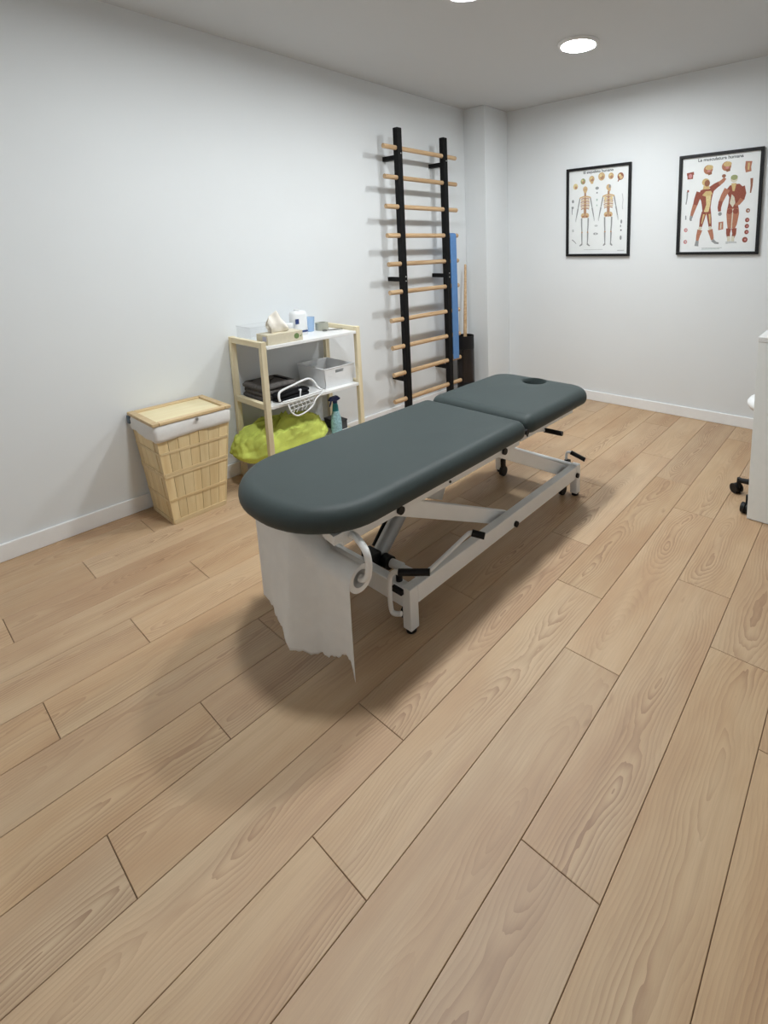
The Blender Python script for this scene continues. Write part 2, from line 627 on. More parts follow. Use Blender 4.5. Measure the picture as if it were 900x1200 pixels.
# ------------------------------------------------------------------ ceiling lights
for i, (x, y) in enumerate(LAMP_SPOTS):
    lab = ['round white ceiling downlight nearest the framed charts, fully in view',
           'round white ceiling downlight cut off by the top edge of the photo',
           'round white ceiling downlight above the foot end of the couch'][i]
    t = thing('ceiling_light', lab, 'ceiling light', (x, y, ZC), 'round ceiling downlights')
    MB().lathe([(0.098, -0.0005), (0.119, -0.0005), (0.119, -0.006), (0.112, -0.016), (0.100, -0.018), (0.098, -0.014), (0.098, -0.0005)], (x, y, ZC), 40).build('trim_ring', 'trim_white', t, smooth=35)
    MB().lathe([(0.0, -0.012), (0.0978, -0.012), (0.0978, -0.009), (0.0, -0.009)], (x, y, ZC), 40).build('diffuser', 'lamp', t)

# ------------------------------------------------------------------ treatment couch
CX = -1.43


def outline(x0, x1, y0, y1, near, far, n=12, straight=10):
    """Rounded rectangle; near / far = (rx, ry) elliptical corner sizes at the low-y and high-y ends."""
    pts = []

    def corner(cx, cy, rx, ry, a0):
        for i in range(n + 1):
            a = math.radians(a0 + 90 * i / n)
            pts.append((cx + rx * math.cos(a), cy + ry * math.sin(a)))

    def fill(a, b):
        for i in range(1, straight):
            t = i / straight
            pts.append((a[0] + (b[0] - a[0]) * t, a[1] + (b[1] - a[1]) * t))
    nx, ny = near
    fx, fy = far
    corner(x0 + nx, y0 + ny, nx, ny, 180)
    fill(pts[-1], (x1 - nx, y0))
    corner(x1 - nx, y0 + ny, nx, ny, 270)
    fill(pts[-1], (x1, y1 - fy))
    corner(x1 - fx, y1 - fy, fx, fy, 0)
    fill(pts[-1], (x0 + fx, y1))
    corner(x0 + fx, y1 - fy, fx, fy, 90)
    fill(pts[-1], pts[0])
    return pts


def inset(pts, d):
    n = len(pts)
    out = []
    for i in range(n):
        a, b = Vector(pts[i - 1]), Vector(pts[(i + 1) % n])
        if (b - a).length < 1e-9:
            b = Vector(pts[(i + 2) % n])
        t = (b - a).normalized()
        out.append((pts[i][0] - t.y * d, pts[i][1] + t.x * d))
    return out


def cushion(pts, z0, z1, r, crown, hole=None, tilt=None):
    """Upholstered pad with bull-nose edges; optional oval face hole."""
    mb = MB()
    rg = [[(x, y, z0) for x, y in inset(pts, 0.02)]]
    h = z1 - z0
    prof = [(0.006, 0.0), (0.0, 0.10), (0.0, 0.28)]
    zr = z1 - r
    zl = z0 + h * 0.40
    zr = z1 - r
    lev = [(0.95 * 0.034 * (1 - math.sin(PI / 2 * i / 6)), zl - (zl - z0) * math.cos(PI / 2 * i / 6)) for i in range(7)]
    for i in range(1, 9):
        a = PI / 2 * i / 8
        lev.append((r * 1.05 * (1 - math.cos(a)), zr + r * math.sin(a)))
    rg = [[(x, y, z) for x, y in inset(pts, d)] for d, z in lev]
    top = [(x, y) for x, y in inset(pts, lev[-1][0])]
    if hole is None:
        cx = sum(p[0] for p in top) / len(top)
        cy = sum(p[1] for p in top) / len(top)
        for t in (0.12, 0.3, 0.55, 0.8):
            rg.append([(x + (cx - x) * t, y + (cy - y) * t, z1 + crown * (1 - (1 - t) ** 2)) for x, y in top])
        mb.rings(rg, True, True)
    else:
        hx, hy, ha, hb = hole
        hp = []
        for x, y in top:
            a = math.atan2((y - hy) / hb, (x - hx) / ha)
            hp.append((hx + ha * math.cos(a), hy + hb * math.sin(a)))
        for t in (0.12, 0.3, 0.55, 0.8, 0.93):
            rg.append([(x + (u - x) * t, y + (w - y) * t, z1 + crown * (1 - (1 - t) ** 2)) for (x, y), (u, w) in zip(top, hp)])
        rg.append([(u, w, z1 + crown - 0.004) for u, w in hp])
        for d, z in ((0.94, z1 - 0.014), (0.90, z1 - 0.03), (0.90, z0)):
            rg.append([(hx + (u - hx) * d, hy + (w - hy) * d, z) for u, w in hp])
        mb.rings(rg, False, False)
        n = len(pts)
        a0 = len(rg) - 1
        mb.f += [[j, (j + 1) % n, a0 * n + (j + 1) % n, a0 * n + j] for j in range(n)]
        mb.mi += [0] * n
    if tilt:
        y0, s = tilt
        mb.v = [(x, y, z + (y - y0) * s) for x, y, z in mb.v]
    return mb


couch = thing('treatment_couch', 'grey padded two-section treatment couch on a white height-adjustable frame', 'treatment couch', (CX, 1.73, 0))
Z0, Z1 = 0.500, 0.583
pad = cushion(outline(-1.732, -1.128, 0.706, 1.790, (0.285, 0.235), (0.045, 0.05)), Z0, Z1, 0.046, 0.006).build('seat_cushion', 'vinyl', couch, smooth=60)
pad['label'] = 'long slate grey vinyl cushion with rounded foot end'
head = cushion(outline(-1.732, -1.128, 1.802, 2.425, (0.045, 0.05), (0.125, 0.105)), Z0 + 0.004, Z1 + 0.004, 0.044, 0.006, hole=(CX, 2.318, 0.068, 0.058)).build('head_cushion', 'vinyl', couch, smooth=60)
head['label'] = 'slate grey vinyl head cushion with oval face hole'
MB().cyl((-1.150, 1.796, 0.523), (-1.140, 1.796, 0.523), 0.013, 14).build('hinge_cap', 'black', couch, smooth=40)
MB().box(-1.70, -1.16, 1.789, 1.803, 0.508, 0.530).build('hinge_plate', 'black', couch)

# upper frame under the cushions
for sx in (-1, 1):
    xc = CX + sx * 0.231
    MB().box(xc - 0.014, xc + 0.014, 0.845, 1.80, 0.453, 0.4995).build('upper_side_rail', 'white_metal', couch, bevel=0.002)
    MB().box(xc - 0.013, xc + 0.013, 1.812, 2.30, 0.464, 0.5035).build('head_side_rail', 'white_metal', couch, bevel=0.002)
for (y, nm) in ((0.862, 'foot_cross_rail'), (1.72, 'middle_cross_rail')):
    MB().box(CX - 0.2165, CX + 0.2165, y, y + 0.03, 0.465, 0.4995).build(nm, 'white_metal', couch, bevel=0.002)
for y in (1.86, 2.26):
    MB().box(CX - 0.2175, CX + 0.2175, y, y + 0.025, 0.472, 0.5035).build('head_cross_rail', 'white_metal', couch, bevel=0.002)
MB().prism([(CX + 0.175, 0.822), (CX + 0.246, 0.812), (CX + 0.247, 0.8445), (CX + 0.16, 0.8445)], 0.470, 0.4985).build('corner_gusset', 'white_metal', couch)

# lower frame
ZR0, ZR1 = 0.104, 0.171
YN, YFAR = 1.085, 2.352
for sx in (-1, 1):
    xo = CX + sx * 0.265
    xi = xo - sx * 0.040
    xa, xb = min(xo, xi), max(xo, xi)
    MB().box(xa, xb, YN + 0.0405, YFAR - 0.0405, ZR0, ZR1).build('lower_side_rail', 'white_metal', couch, bevel=0.003)
    for (ya, yb) in ((YN, YN + 0.040), (YFAR - 0.040, YFAR)):
        leg = MB().box(xa, xb, ya, yb, 0.014, ZR1 + 0.001).build('leg', 'white_metal', couch, bevel=0.003)
        MB().cyl(((xa + xb) / 2, (ya + yb) / 2, 0.0), ((xa + xb) / 2, (ya + yb) / 2, 0.0135), 0.018, 16).build('rubber_foot', 'black', leg, smooth=40)
        # castor tucked inside the leg
        wy = (ya + 0.055) if ya < 1.5 else (yb - 0.062)
        wx = xi - sx * 0.032
        cas = MB().box(wx - 0.011, wx + 0.011, wy - 0.012, wy + 0.012, 0.052, 0.103).build('castor_fork', 'black', couch, bevel=0.002)
        MB().cyl((wx - 0.010, wy, 0.030), (wx + 0.010, wy, 0.030), 0.029, 20).build('castor_wheel', 'black', cas, smooth=40)
for ya in (YN + 0.002, YFAR - 0.038):
    MB().box(CX - 0.2245, CX + 0.2245, ya, ya + 0.036, ZR0 - 0.012, ZR1 - 0.004).build('lower_cross_rail', 'white_metal', couch, bevel=0.003)
MB().cyl((CX + 0.2655, 1.731, 0.118), (CX + 0.2755, 1.731, 0.118), 0.013, 14).build('bolt_cap', 'black', couch, smooth=40)
MB().cyl((CX + 0.2655, 2.310, 0.122), (CX + 0.2755, 2.310, 0.122), 0.013, 14).build('bolt_cap', 'black', couch, smooth=40)

# parallel lifting arms
for sx in (-1, 1):
    xa = CX + sx * 0.238
    for (yu, yl) in ((1.085, 1.755), (1.687, 2.30)):
        xo = CX + sx * 0.191
        a = MB().bar((xo, yu - 0.026, 0.4745), (xo, yl, 0.112 if yl < 2 else 0.132), 0.030, 0.060).build('lifting_arm', 'white_metal', couch, bevel=0.003)
        MB().cyl((CX + sx * 0.2455, yu - 0.01, 0.467), (CX + sx * 0.256, yu - 0.01, 0.467), 0.0145, 14).build('pivot_cap', 'black', a, smooth=40)
MB().cyl((CX - 0.1755, 1.30, 0.352), (CX + 0.1755, 1.30, 0.352), 0.016, 14).build('cross_tube', 'white_metal', couch, smooth=40)
MB().cyl((CX - 0.1755, 1.88, 0.362), (CX + 0.1755, 1.88, 0.362), 0.016, 14).build('cross_tube', 'white_metal', couch, smooth=40)
MB().bar((CX + 0.10, 1.40, 0.40), (CX - 0.16, 1.46, 0.40), 0.04, 0.012).build('brace_plate', 'white_metal', couch)

# lifting cylinder
c0, c1 = Vector((CX + 0.0, 1.150, 0.125)), Vector((CX + 0.0, 1.455, 0.432))
dd = (c1 - c0).normalized()
MB().tube([c0 + dd * 0.03, c0 + dd * 0.205], 0.030, 20).build('cylinder_body', 'steel', couch, smooth=40)
MB().tube([c0 + dd * 0.2055, c0 + dd * 0.235], 0.032, 20).build('cylinder_collar', 'grey_plastic', couch, smooth=40)
MB().tube([c0 + dd * 0.236, c1], 0.021, 18).build('piston_rod', 'grey_plastic', couch, smooth=40)
MB().tube([c0 + dd * 0.06 + Vector((-0.045, 0, 0)), c0 + dd * 0.20 + Vector((-0.045, 0, 0.01))], 0.008, 8).build('hydraulic_hose', 'black', couch, smooth=40)
MB().box(CX - 0.035, CX + 0.035, 1.122, 1.165, 0.10, 0.19).build('cylinder_bracket', 'black', couch, bevel=0.004)
MB().cyl((CX + 0.0355, 1.175, 0.150), (CX + 0.072, 1.175, 0.150), 0.026, 20).build('axle_hub', 'black', couch, smooth=40)
MB().tube([(CX + 0.0725, 1.178, 0.150), (CX + 0.125, 1.185, 0.150), (CX + 0.126, 1.185, 0.150), (CX + 0.2245, 1.190, 0.150)], [0.017, 0.016, 0.011, 0.011], 14).build('pedal_axle', 'white_metal', couch, smooth=40)
# long foot lever beside the rail
lev = MB().tube(smooth_path([(CX + 0.250, 1.172, 0.176), (CX + 0.251, 1.20, 0.181), (CX + 0.256, 1.31, 0.203), (CX + 0.260, 1.40, 0.222), (CX + 0.264, 1.418, 0.225), (CX + 0.272, 1.426, 0.224)], 5), 0.0085, 10).build('foot_lever', 'white_metal', couch, smooth=50)
MB().cyl((CX + 0.268, 1.424, 0.224), (CX + 0.312, 1.448, 0.214), 0.0135, 14).build('grip', 'black', lev, smooth=40)
# near foot lever, bent up around the cross rail
lev = MB().tube(smooth_path([(CX + 0.245, 1.062, 0.092), (CX + 0.222, 1.052, 0.088), (CX + 0.207, 1.050, 0.10), (CX + 0.203, 1.050, 0.17), (CX + 0.210, 1.050, 0.222), (CX + 0.232, 1.048, 0.25), (CX + 0.262, 1.045, 0.262)], 5), 0.0085, 10).build('foot_lever', 'white_metal', couch, smooth=50)
MB().cyl((CX + 0.258, 1.044, 0.262), (CX + 0.342, 1.108, 0.262), 0.0118, 14).build('grip', 'black', lev, smooth=40)
MB().box(CX + 0.187, CX + 0.235, YN - 0.012, YN + 0.0015, 0.145, 0.165).build('lever_clip', 'black', couch, bevel=0.002)
MB().cyl((CX + 0.19, 1.108, ZR1 - 0.0035), (CX + 0.19, 1.108, ZR1 + 0.02), 0.012, 12).build('bolt_cap', 'black', couch, smooth=40)
# far foot lever
lev = MB().tube(smooth_path([(CX + 0.178, 2.355, 0.158), (CX + 0.176, 2.362, 0.185), (CX + 0.182, 2.362, 0.210), (CX + 0.205, 2.362, 0.216)], 5), 0.0075, 10).build('foot_lever', 'white_metal', couch, smooth=50)
MB().cyl((CX + 0.203, 2.362, 0.216), (CX + 0.278, 2.38, 0.186), 0.0115, 12).build('grip', 'black', lev, smooth=40)
MB().box(CX + 0.170, CX + 0.200, 2.35, 2.37, 0.148, 0.172).build('lever_clip', 'black', couch, bevel=0.002)
# head release handle
lev = MB().tube(smooth_path([(CX + 0.20, 1.90, 0.476), (CX + 0.225, 1.97, 0.462), (CX + 0.24, 2.026, 0.452)], 5), 0.007, 10).build('head_release_lever', 'white_metal', couch, smooth=50)
MB().cyl((CX + 0.236, 2.028, 0.451), (CX + 0.327, 2.038, 0.449), 0.0115, 12).build('grip', 'black', lev, smooth=40)
for (y, zz) in ((1.33, 0.478), (1.86, 0.490)):
    MB().cyl((CX + 0.2455, y, zz - 0.012), (CX + 0.249, y, zz - 0.012), 0.005, 8).build('screw_head', 'black', couch)

# roll holder (part of the couch)
RY, RZ, RR = 0.868, 0.352, 0.044
for sx, xe in ((1, CX + 0.302), (-1, CX - 0.302)):
    MB().tube(smooth_path([(CX + sx * 0.2465, 0.875, 0.476), (CX + sx * 0.275, 0.872, 0.478), (CX + sx * 0.318, 0.868, 0.455), (CX + sx * 0.330, 0.868, 0.415), (CX + sx * 0.322, 0.868, 0.375), (CX + sx * 0.302, RY, RZ + 0.004), (CX + sx * 0.285, RY, RZ)], 6), 0.0105, 12).build('roll_holder', 'white_metal', couch, smooth=50)

# ------------------------------------------------------------------ couch paper roll with its hanging sheet
roll = thing('paper_roll', 'white couch paper roll with a torn sheet hanging to the floor', 'paper roll', (CX, RY, RZ))
rx0, rx1 = CX - 0.145, CX + 0.288
mb = MB()
for s in range(2):
    pass
n = 28
prof_o = [(RR, rx0), (RR, rx1), (RR * 0.62, rx1), (RR * 0.62, rx0), (RR, rx0)]
mb.lathe([(RR * 0.62, rx0), (RR, rx0), (RR, rx1), (RR * 0.62, rx1), (RR * 0.62, rx0)], (0, RY, RZ), n, 'X')
mb.f = [f for f in mb.f if len(f) <= 4]
mb.mi = [0] * len(mb.f)
mb.build('roll', 'paper', roll, smooth=40)


def sheet(u, v):
    # u across (0 at the wall side, 1 at the roll end), v down the length
    x = rx0 - 0.002 + (rx1 - rx0 + 0.010) * u
    loose = min(1.0, max(0.0, (0.66 - u)) / 0.20)
    loose = loose * loose * (3 - 2 * loose)
    bot = [(0.0, 0.150), (0.06, 0.128), (0.25, 0.122), (0.45, 0.092), (0.60, 0.055), (0.72, 0.060), (0.88, 0.090), (0.93, 0.086), (1.0, 0.045)]
    zb = bot[-1][1]
    for (a, za), (b, zb_) in zip(bot, bot[1:]):
        if a <= u <= b:
            zb = za + (zb_ - za) * (u - a) / (b - a)
            break
    zb += 0.004 * math.sin(u * 61) + 0.003 * math.sin(u * 137 + 1)
    # start on the roll: wrap the front quarter, then hang
    yf = RY - RR - 0.003
    ztop = RZ + 0.004 + 0.118 * loose
    if v < 0.14:
        a = PI * 0.5 + PI * 0.5 * (v / 0.14)
        yr = RY + (RR + 0.003) * math.cos(a)
        zr = RZ + (RR + 0.003) * math.sin(a)
        y = yr - 0.040 * loose * (v / 0.14)
        z = zr + (ztop - RZ) * 1.0 * (v / 0.14 * 0.5 + 0.5) if loose > 0 else zr
        z = min(z, 0.488)
        return (x, y, z)
    t = (v - 0.14) / 0.86
    z = ztop + (zb - ztop) * t
    z = min(z, 0.478)
    y = yf - 0.040 * loose
    y += -0.022 * math.sin(PI * min(1, u)) * t ** 1.2
    y += (0.014 * math.sin(u * 9.5 + 0.4) + 0.005 * math.sin(u * 23)) * t ** 0.7 + 0.010 * t * u
    return (x, y, z)


sh = MB().grid(sheet, 60, 40).build('sheet', 'paper', roll, smooth=80)
md = sh.modifiers.new('thickness', 'SOLIDIFY')
md.thickness = 0.0008

# ------------------------------------------------------------------ wall bars
bars = thing('wall_bars', 'black steel wall bars with ten beech rungs fixed to the white wall', 'wall bars', (XW, 2.90, 0))
XP = XW + 0.150
PH = 0.023
for yp in (2.655, 3.147):
    post = MB().box(XP - PH, XP + PH, yp - PH, yp + PH, 0.0, 2.168).build('post', 'black_metal', bars, bevel=0.004)
    for zb in (1.972, 1.096, 0.330):
        br = MB().box(XW + 0.0005, XP - PH - 0.0005, yp - 0.018, yp + 0.018, zb - 0.022, zb + 0.010).build('bracket', 'black_metal', bars, bevel=0.002)
    for zs in (1.992, 1.110, 1.078):
        MB().cyl((XP + PH - 0.001, yp + 0.006, zs), (XP + PH + 0.002, yp + 0.006, zs), 0.0045, 8).build('screw', 'screw', post)
for i in range(10):
    z = 2.028 - 0.2055 * i
    MB().cyl((XP, 2.515, z), (XP, 3.288, z), 0.0172, 14).build('rung', 'rung', bars, smooth=40)

# blue band draped over the fourth rung
zb = 2.028 - 0.2055 * 3
mb = MB()
prof = [(XP - 0.030, 0.42)] + [(XP + 0.0205 * math.cos(a), zb + 0.0205 * math.sin(a)) for a in [PI - PI * i / 8 for i in range(9)]] + [(XP + 0.024, 0.385)]
# the hanging legs, as a strip along y
y0b, y1b = 3.178, 3.252
outer = [(XP - 0.021, 0.42)] + [(XP + 0.021 * math.cos(PI - PI * i / 8), zb + 0.021 * math.sin(PI - PI * i / 8)) for i in range(9)] + [(XP + 0.0225, 0.9), (XP + 0.021, 0.385)]
inner = [(XP - 0.0175, 0.42)] + [(XP + 0.0175 * math.cos(PI - PI * i / 8), zb + 0.0175 * math.sin(PI - PI * i / 8)) for i in range(9)] + [(XP + 0.020, 0.9), (XP + 0.0185, 0.385)]
n = len(outer)
vs, fs = [], []
for yy in (y0b, y1b):
    vs += [(a, yy, b) for a, b in outer] + [(a, yy, b) for a, b in inner]
for i in range(n - 1):
    fs += [(i, i + 1, 2 * n + i + 1, 2 * n + i), (n + i, n + i + 1, 3 * n + i + 1, 3 * n + i),
           (i, i + 1, n + i + 1, n + i), (2 * n + i, 2 * n + i + 1, 3 * n + i + 1, 3 * n + i)]
for i in (0, n - 1):
    fs.append((i, n + i, 3 * n + i, 2 * n + i))
mb.add(vs, fs)
tag(mb.build('resistance_band', 'blue_band', smooth=40, origin=(XP, 3.23, 0.385)), 'wide blue rubber band hanging from the wall bars', 'exercise band')

# ------------------------------------------------------------------ black stand with wooden stick beside the pillar
BX, BY = XW + 0.125, 3.392
st = thing('umbrella_stand', 'tall smoky black tube stand on the floor beside the pillar', 'stand', (BX, BY, 0))


def shell(mb, c, prof_out, thick, n=28):
    ins = [(r - thick, h) for r, h in reversed(prof_out)]
    mb.lathe(prof_out + ins + [prof_out[0]], c, n)
    mb.f = [f for f in mb.f if len(f) <= 4]
    mb.mi = [0] * len(mb.f)
    return mb


BR = 0.077
MB().lathe([(0, 0.0), (BR, 0.0), (BR, 0.012), (0, 0.012)], (BX, BY, 0), 28).build('base', 'black', st, smooth=40)
shell(MB(), (BX, BY, 0), [(BR, 0.0125), (BR, 0.150)], 0.004).build('lower_band', 'black', st, smooth=40)
shell(MB(), (BX, BY, 0), [(BR - 0.001, 0.1505), (BR - 0.001, 0.440)], 0.003).build('tube', 'smoke', st, smooth=40)
shell(MB(), (BX, BY, 0), [(BR, 0.4405), (BR, 0.555)], 0.004).build('upper_band', 'black', st, smooth=40)
stick = MB().tube([(BX + 0.02, BY - 0.045, 0.020), (BX - 0.02, BY + 0.028, 0.60), (BX - 0.058, BY + 0.098, 1.158), (BX - 0.0585, BY + 0.0985, 1.166)], [0.0165, 0.0155, 0.0105, 0.006], 14)
tag(stick.build('wooden_stick', 'rung', smooth=40, origin=(BX + 0.02, BY - 0.045, 0.02)), 'light wooden stick standing in the black tube stand', 'stick')

# ------------------------------------------------------------------ storage rack
RK0, RK1 = XW + 0.016, XW + 0.375
RYL, RYR = 1.392, 2.028
LG = 0.030
rack = thing('storage_rack', 'pine frame rack with three white shelves against the wall', 'shelf unit', ((RK0 + RK1) / 2, (RYL + RYR) / 2, 0))
RTOP = 0.842
for yy in (RYL, RYR):
    for xx in (RK0, RK1 - LG):
        MB().box(xx, xx + LG, yy - LG / 2, yy + LG / 2, 0, RTOP).build('leg', 'pine_v', rack, bevel=0.003)
    for zz in (RTOP - 0.034, 0.463, 0.1165):
        MB().box(RK0 + LG + 0.0005, RK1 - LG - 0.0005, yy - LG / 2 + 0.002, yy + LG / 2 - 0.002, zz, zz + 0.032).build('side_rail', 'pine_x', rack, bevel=0.002)
SHZ = (0.815, 0.480, 0.150)
for zz in SHZ:
    MB().box(RK0 + 0.001, RK1 - 0.001, RYL + LG / 2 + 0.0005, RYR - LG / 2 - 0.0005, zz - 0.018, zz).build('shelf', 'white_board', rack, bevel=0.002)
S1, S2, S3 = SHZ

# tissue box
TX0, TX1, TY0, TY1 = XW + 0.245, XW + 0.362, 1.425, 1.642
tb = thing('tissue_box', 'cream tissue box with a tissue pulled out, on the top shelf', 'tissue box', ((TX0 + TX1) / 2, (TY0 + TY1) / 2, S1))
MB().box(TX0, TX1, TY0, TY1, S1 + 0.0005, S1 + 0.058).build('carton', 'cream', tb, bevel=0.002)
MB().lathe([(0, 0), (0.016, 0), (0.016, 0.0008), (0, 0.0008)], (TX1, TY1 - 0.04, S1 + 0.030), 18, 'X').build('leaf_print', 'green_print', tb)
MB().add([(TX1 + 0.0008, TY1 - 0.02, S1 + 0.025), (TX1 + 0.0008, TY1 - 0.006, S1 + 0.040), (TX1 + 0.0008, TY1 - 0.012, S1 + 0.022)], [(0, 1, 2)]).build('leaf_tip_print', 'green_print', tb)
MB().box(TX1 - 0.05, TX1 - 0.012, TY0 - 0.0008, TY0, S1 + 0.022, S1 + 0.048).build('side_print', 'lilac', tb)
tcx, tcy = (TX0 + TX1) / 2, (TY0 + TY1) / 2 - 0.01


TPROF = [(-0.066, 0.058), (-0.052, 0.094), (-0.038, 0.098), (-0.022, 0.112), (-0.008, 0.124), (0.008, 0.112), (0.024, 0.080), (0.044, 0.050), (0.062, 0.022)]


def tissue_layer(side):
    def fn(u, v):
        k = u * (len(TPROF) - 1)
        i = min(int(k), len(TPROF) - 2)
        f = k - i
        yt = TPROF[i][0] + (TPROF[i + 1][0] - TPROF[i][0]) * f
        h = TPROF[i][1] + (TPROF[i + 1][1] - TPROF[i][1]) * f
        y = tcy + (-0.045 + 0.09 * u) * (1 - v) + yt * v
        x = tcx + side * 0.012 + side * 0.014 * math.sin(PI * v) * (1 + 0.4 * math.sin(9 * u)) + 0.008 * v * math.sin(14 * u + side)
        return (x, y - 0.006 * side * v, S1 + 0.0585 + h * v * (1.0 if side > 0 else 0.93))
    return fn


for sd in (-1, 1):
    tq = MB().grid(tissue_layer(sd), 32, 12).build('tissue', 'tissue', tb, smooth=60)
    tq.modifiers.new('thickness', 'SOLIDIFY').thickness = 0.001

# clear tray behind it
AX0, AX1, AY0, AY1 = XW + 0.03, XW + 0.185, 1.422, 1.60
tr = thing('clear_tray', 'clear plastic tray at the left end of the top shelf', 'tray', ((AX0 + AX1) / 2, (AY0 + AY1) / 2, S1))
MB().box(AX0, AX1, AY0, AY1, S1 + 0.0005, S1 + 0.004).build('bottom', 'clear', tr)
for (a, b, c, d) in ((AX0, AX1, AY0, AY0 + 0.003), (AX0, AX1, AY1 - 0.003, AY1), (AX0, AX0 + 0.003, AY0 + 0.0035, AY1 - 0.0035), (AX1 - 0.003, AX1, AY0 + 0.0035, AY1 - 0.0035)):
    MB().box(a, b, c, d, S1 + 0.0045, S1 + 0.082).build('side_panel', 'clear', tr)
MB().tube([(AX0, AY0, S1 + 0.084), (AX1, AY0, S1 + 0.084), (AX1, AY1, S1 + 0.084), (AX0, AY1, S1 + 0.084)], 0.0022, 6, closed=True).build('rim', 'clear', tr)

# white flat-sided bottle with navy print
wb = thing('white_dispenser', 'white dispenser bottle with navy print behind the tissue box', 'bottle', (XW + 0.185, 1.735, S1))
bp = outline(XW + 0.150, XW + 0.222, 1.680, 1.782, (0.03, 0.03), (0.03, 0.03), 6, 3)
MB().rings([[(x, y, S1 + 0.0005 + z) for x, y in inset(bp, d)] for d, z in ((0.004, 0), (0, 0.006), (0, 0.122), (0.004, 0.138), (0.014, 0.146), (0.024, 0.148))]).build('body', 'white_plastic', wb, smooth=50)
MB().box(XW + 0.2222, XW + 0.2232, 1.688, 1.712, S1 + 0.072, S1 + 0.102).build('label_print', 'navy', wb)
MB().box(XW + 0.2222, XW + 0.2232, 1.700, 1.768, S1 + 0.018, S1 + 0.030).build('label_print', 'navy', wb)
MB().cyl((XW + 0.186, 1.725, S1 + 0.149), (XW + 0.186, 1.725, S1 + 0.158), 0.018, 16).build('cap', 'white_plastic', wb, smooth=40)
# small white jar in front
jar = thing('white_jar', 'small white jar between the tissue box and the white bottle', 'jar', (XW + 0.225, 1.655, S1))
MB().lathe([(0, 0.0005), (0.024, 0.0005), (0.026, 0.004), (0.026, 0.062), (0, 0.062)], (XW + 0.21, 1.648, S1), 22).build('body', 'white_plastic', jar, smooth=40)
MB().lathe([(0, 0.0625), (0.028, 0.0625), (0.028, 0.080), (0.025, 0.084), (0, 0.084)], (XW + 0.21, 1.648, S1), 22).build('lid', 'white_plastic', jar, smooth=40)

# blue cup
cp = MB()
shell(cp, (XW + 0.125, 1.842, S1 + 0.0005), [(0.030, 0.0), (0.038, 0.090)], 0.002, 24)
cup = thing('plastic_cup', 'translucent blue plastic cup on the top shelf', 'cup', (XW + 0.125, 1.842, S1))
cp.build('cup_wall', 'cup', cup, smooth=40)
MB().lathe([(0, 0.0005), (0.0275, 0.0005), (0.0275, 0.003), (0, 0.003)], (XW + 0.125, 1.842, S1 + 0.001), 24).build('cup_bottom', 'cup', cup, smooth=40)

# tape roll
tp = thing('tape_roll', 'grey-beige roll of tape lying beside the blue cup', 'tape', (XW + 0.150, 1.918, S1))
shell(MB(), (XW + 0.150, 1.920, S1 + 0.0005), [(0.040, 0.0), (0.040, 0.048)], 0.014, 28).build('tape', 'tape', tp, smooth=40)
shell(MB(), (XW + 0.150, 1.920, S1 + 0.0005), [(0.0258, 0.001), (0.0258, 0.047)], 0.003, 28).build('core', 'tape_core', tp, smooth=40)

# scissors lying at the right end
sc = thing('scissors', 'small dark scissors lying at the right end of the top shelf', 'scissors', (XW + 0.20, 1.965, S1))
for sg in (-1, 1):
    b = MB()
    ang = math.radians(62 + sg * 7)
    dv = Vector((math.cos(ang), math.sin(ang), 0))
    nv = Vector((-dv.y, dv.x, 0))
    o_ = Vector((XW + 0.235, 1.955, S1 + 0.004 + 0.002 * sg))
    pts = [o_ - nv * 0.004, o_ + dv * 0.05, o_ + nv * 0.004, o_ - dv * 0.045 + nv * 0.004 * sg]
    b.add([tuple(p) for p in pts] + [tuple(p + Vector((0, 0, 0.0025))) for p in pts], [(3, 2, 1, 0), (4, 5, 6, 7), (0, 1, 5, 4), (1, 2, 6, 5), (2, 3, 7, 6), (3, 0, 4, 7)])
    b.build('blade', 'dark_metal', sc)
    c_ = o_ - dv * 0.060 + nv * 0.012 * sg
    MB().tube([(c_.x + 0.014 * math.cos(a), c_.y + 0.014 * math.sin(a), S1 + 0.0045) for a in [2 * PI * i / 14 for i in range(14)]], 0.003, 6, closed=True).build('finger_ring', 'dark_metal', sc, smooth=50)


# middle shelf: folded dark cloths
def cloth_stack(name, label, cx, cy, z, lx, ly, h, mat, group, seed, layers=3):
    rnd = random.Random(seed)
    t = thing(name, label, 'cloth', (cx, cy, z), group)
    for li in range(layers):
        hh = h / layers
        dx, dy = rnd.uniform(-0.006, 0.006), rnd.uniform(-0.006, 0.006)
        o = outline(cx - lx / 2 + dx, cx + lx / 2 + dx, cy - ly / 2 + dy, cy + ly / 2 + dy, (0.03, 0.03), (0.03, 0.03), 5, 5)
        zz = z + 0.0005 + li * hh
        w = [(0.008, 0), (0.0, hh * 0.3), (0.0, hh * 0.65), (0.010, hh * 0.97), (0.05, hh * 0.99)]
        rg = []
        for d, q in w:
            ring = []
            for j, (x, y) in enumerate(inset(o, d)):
                ww = 0.004 * math.sin(j * 0.7 + li * 2 + seed) * (1 if 0 < q < hh * 0.9 else 0)
                ring.append((x + ww, y + ww * 0.6, zz + q))
            rg.append(ring)
        MB().rings(rg).build('fold', mat, t, smooth=70)
    return t


cloth_stack('folded_towel', 'folded charcoal cloth stack at the left of the middle shelf', XW + 0.155, 1.535, S2, 0.235, 0.23, 0.090, 'grey_cloth', None, 3, 3)
cloth_stack('folded_garment', 'black folded garment at the front of the middle shelf', XW + 0.318, 1.565, S2, 0.075, 0.215, 0.048, 'black_cloth', None, 8, 2)

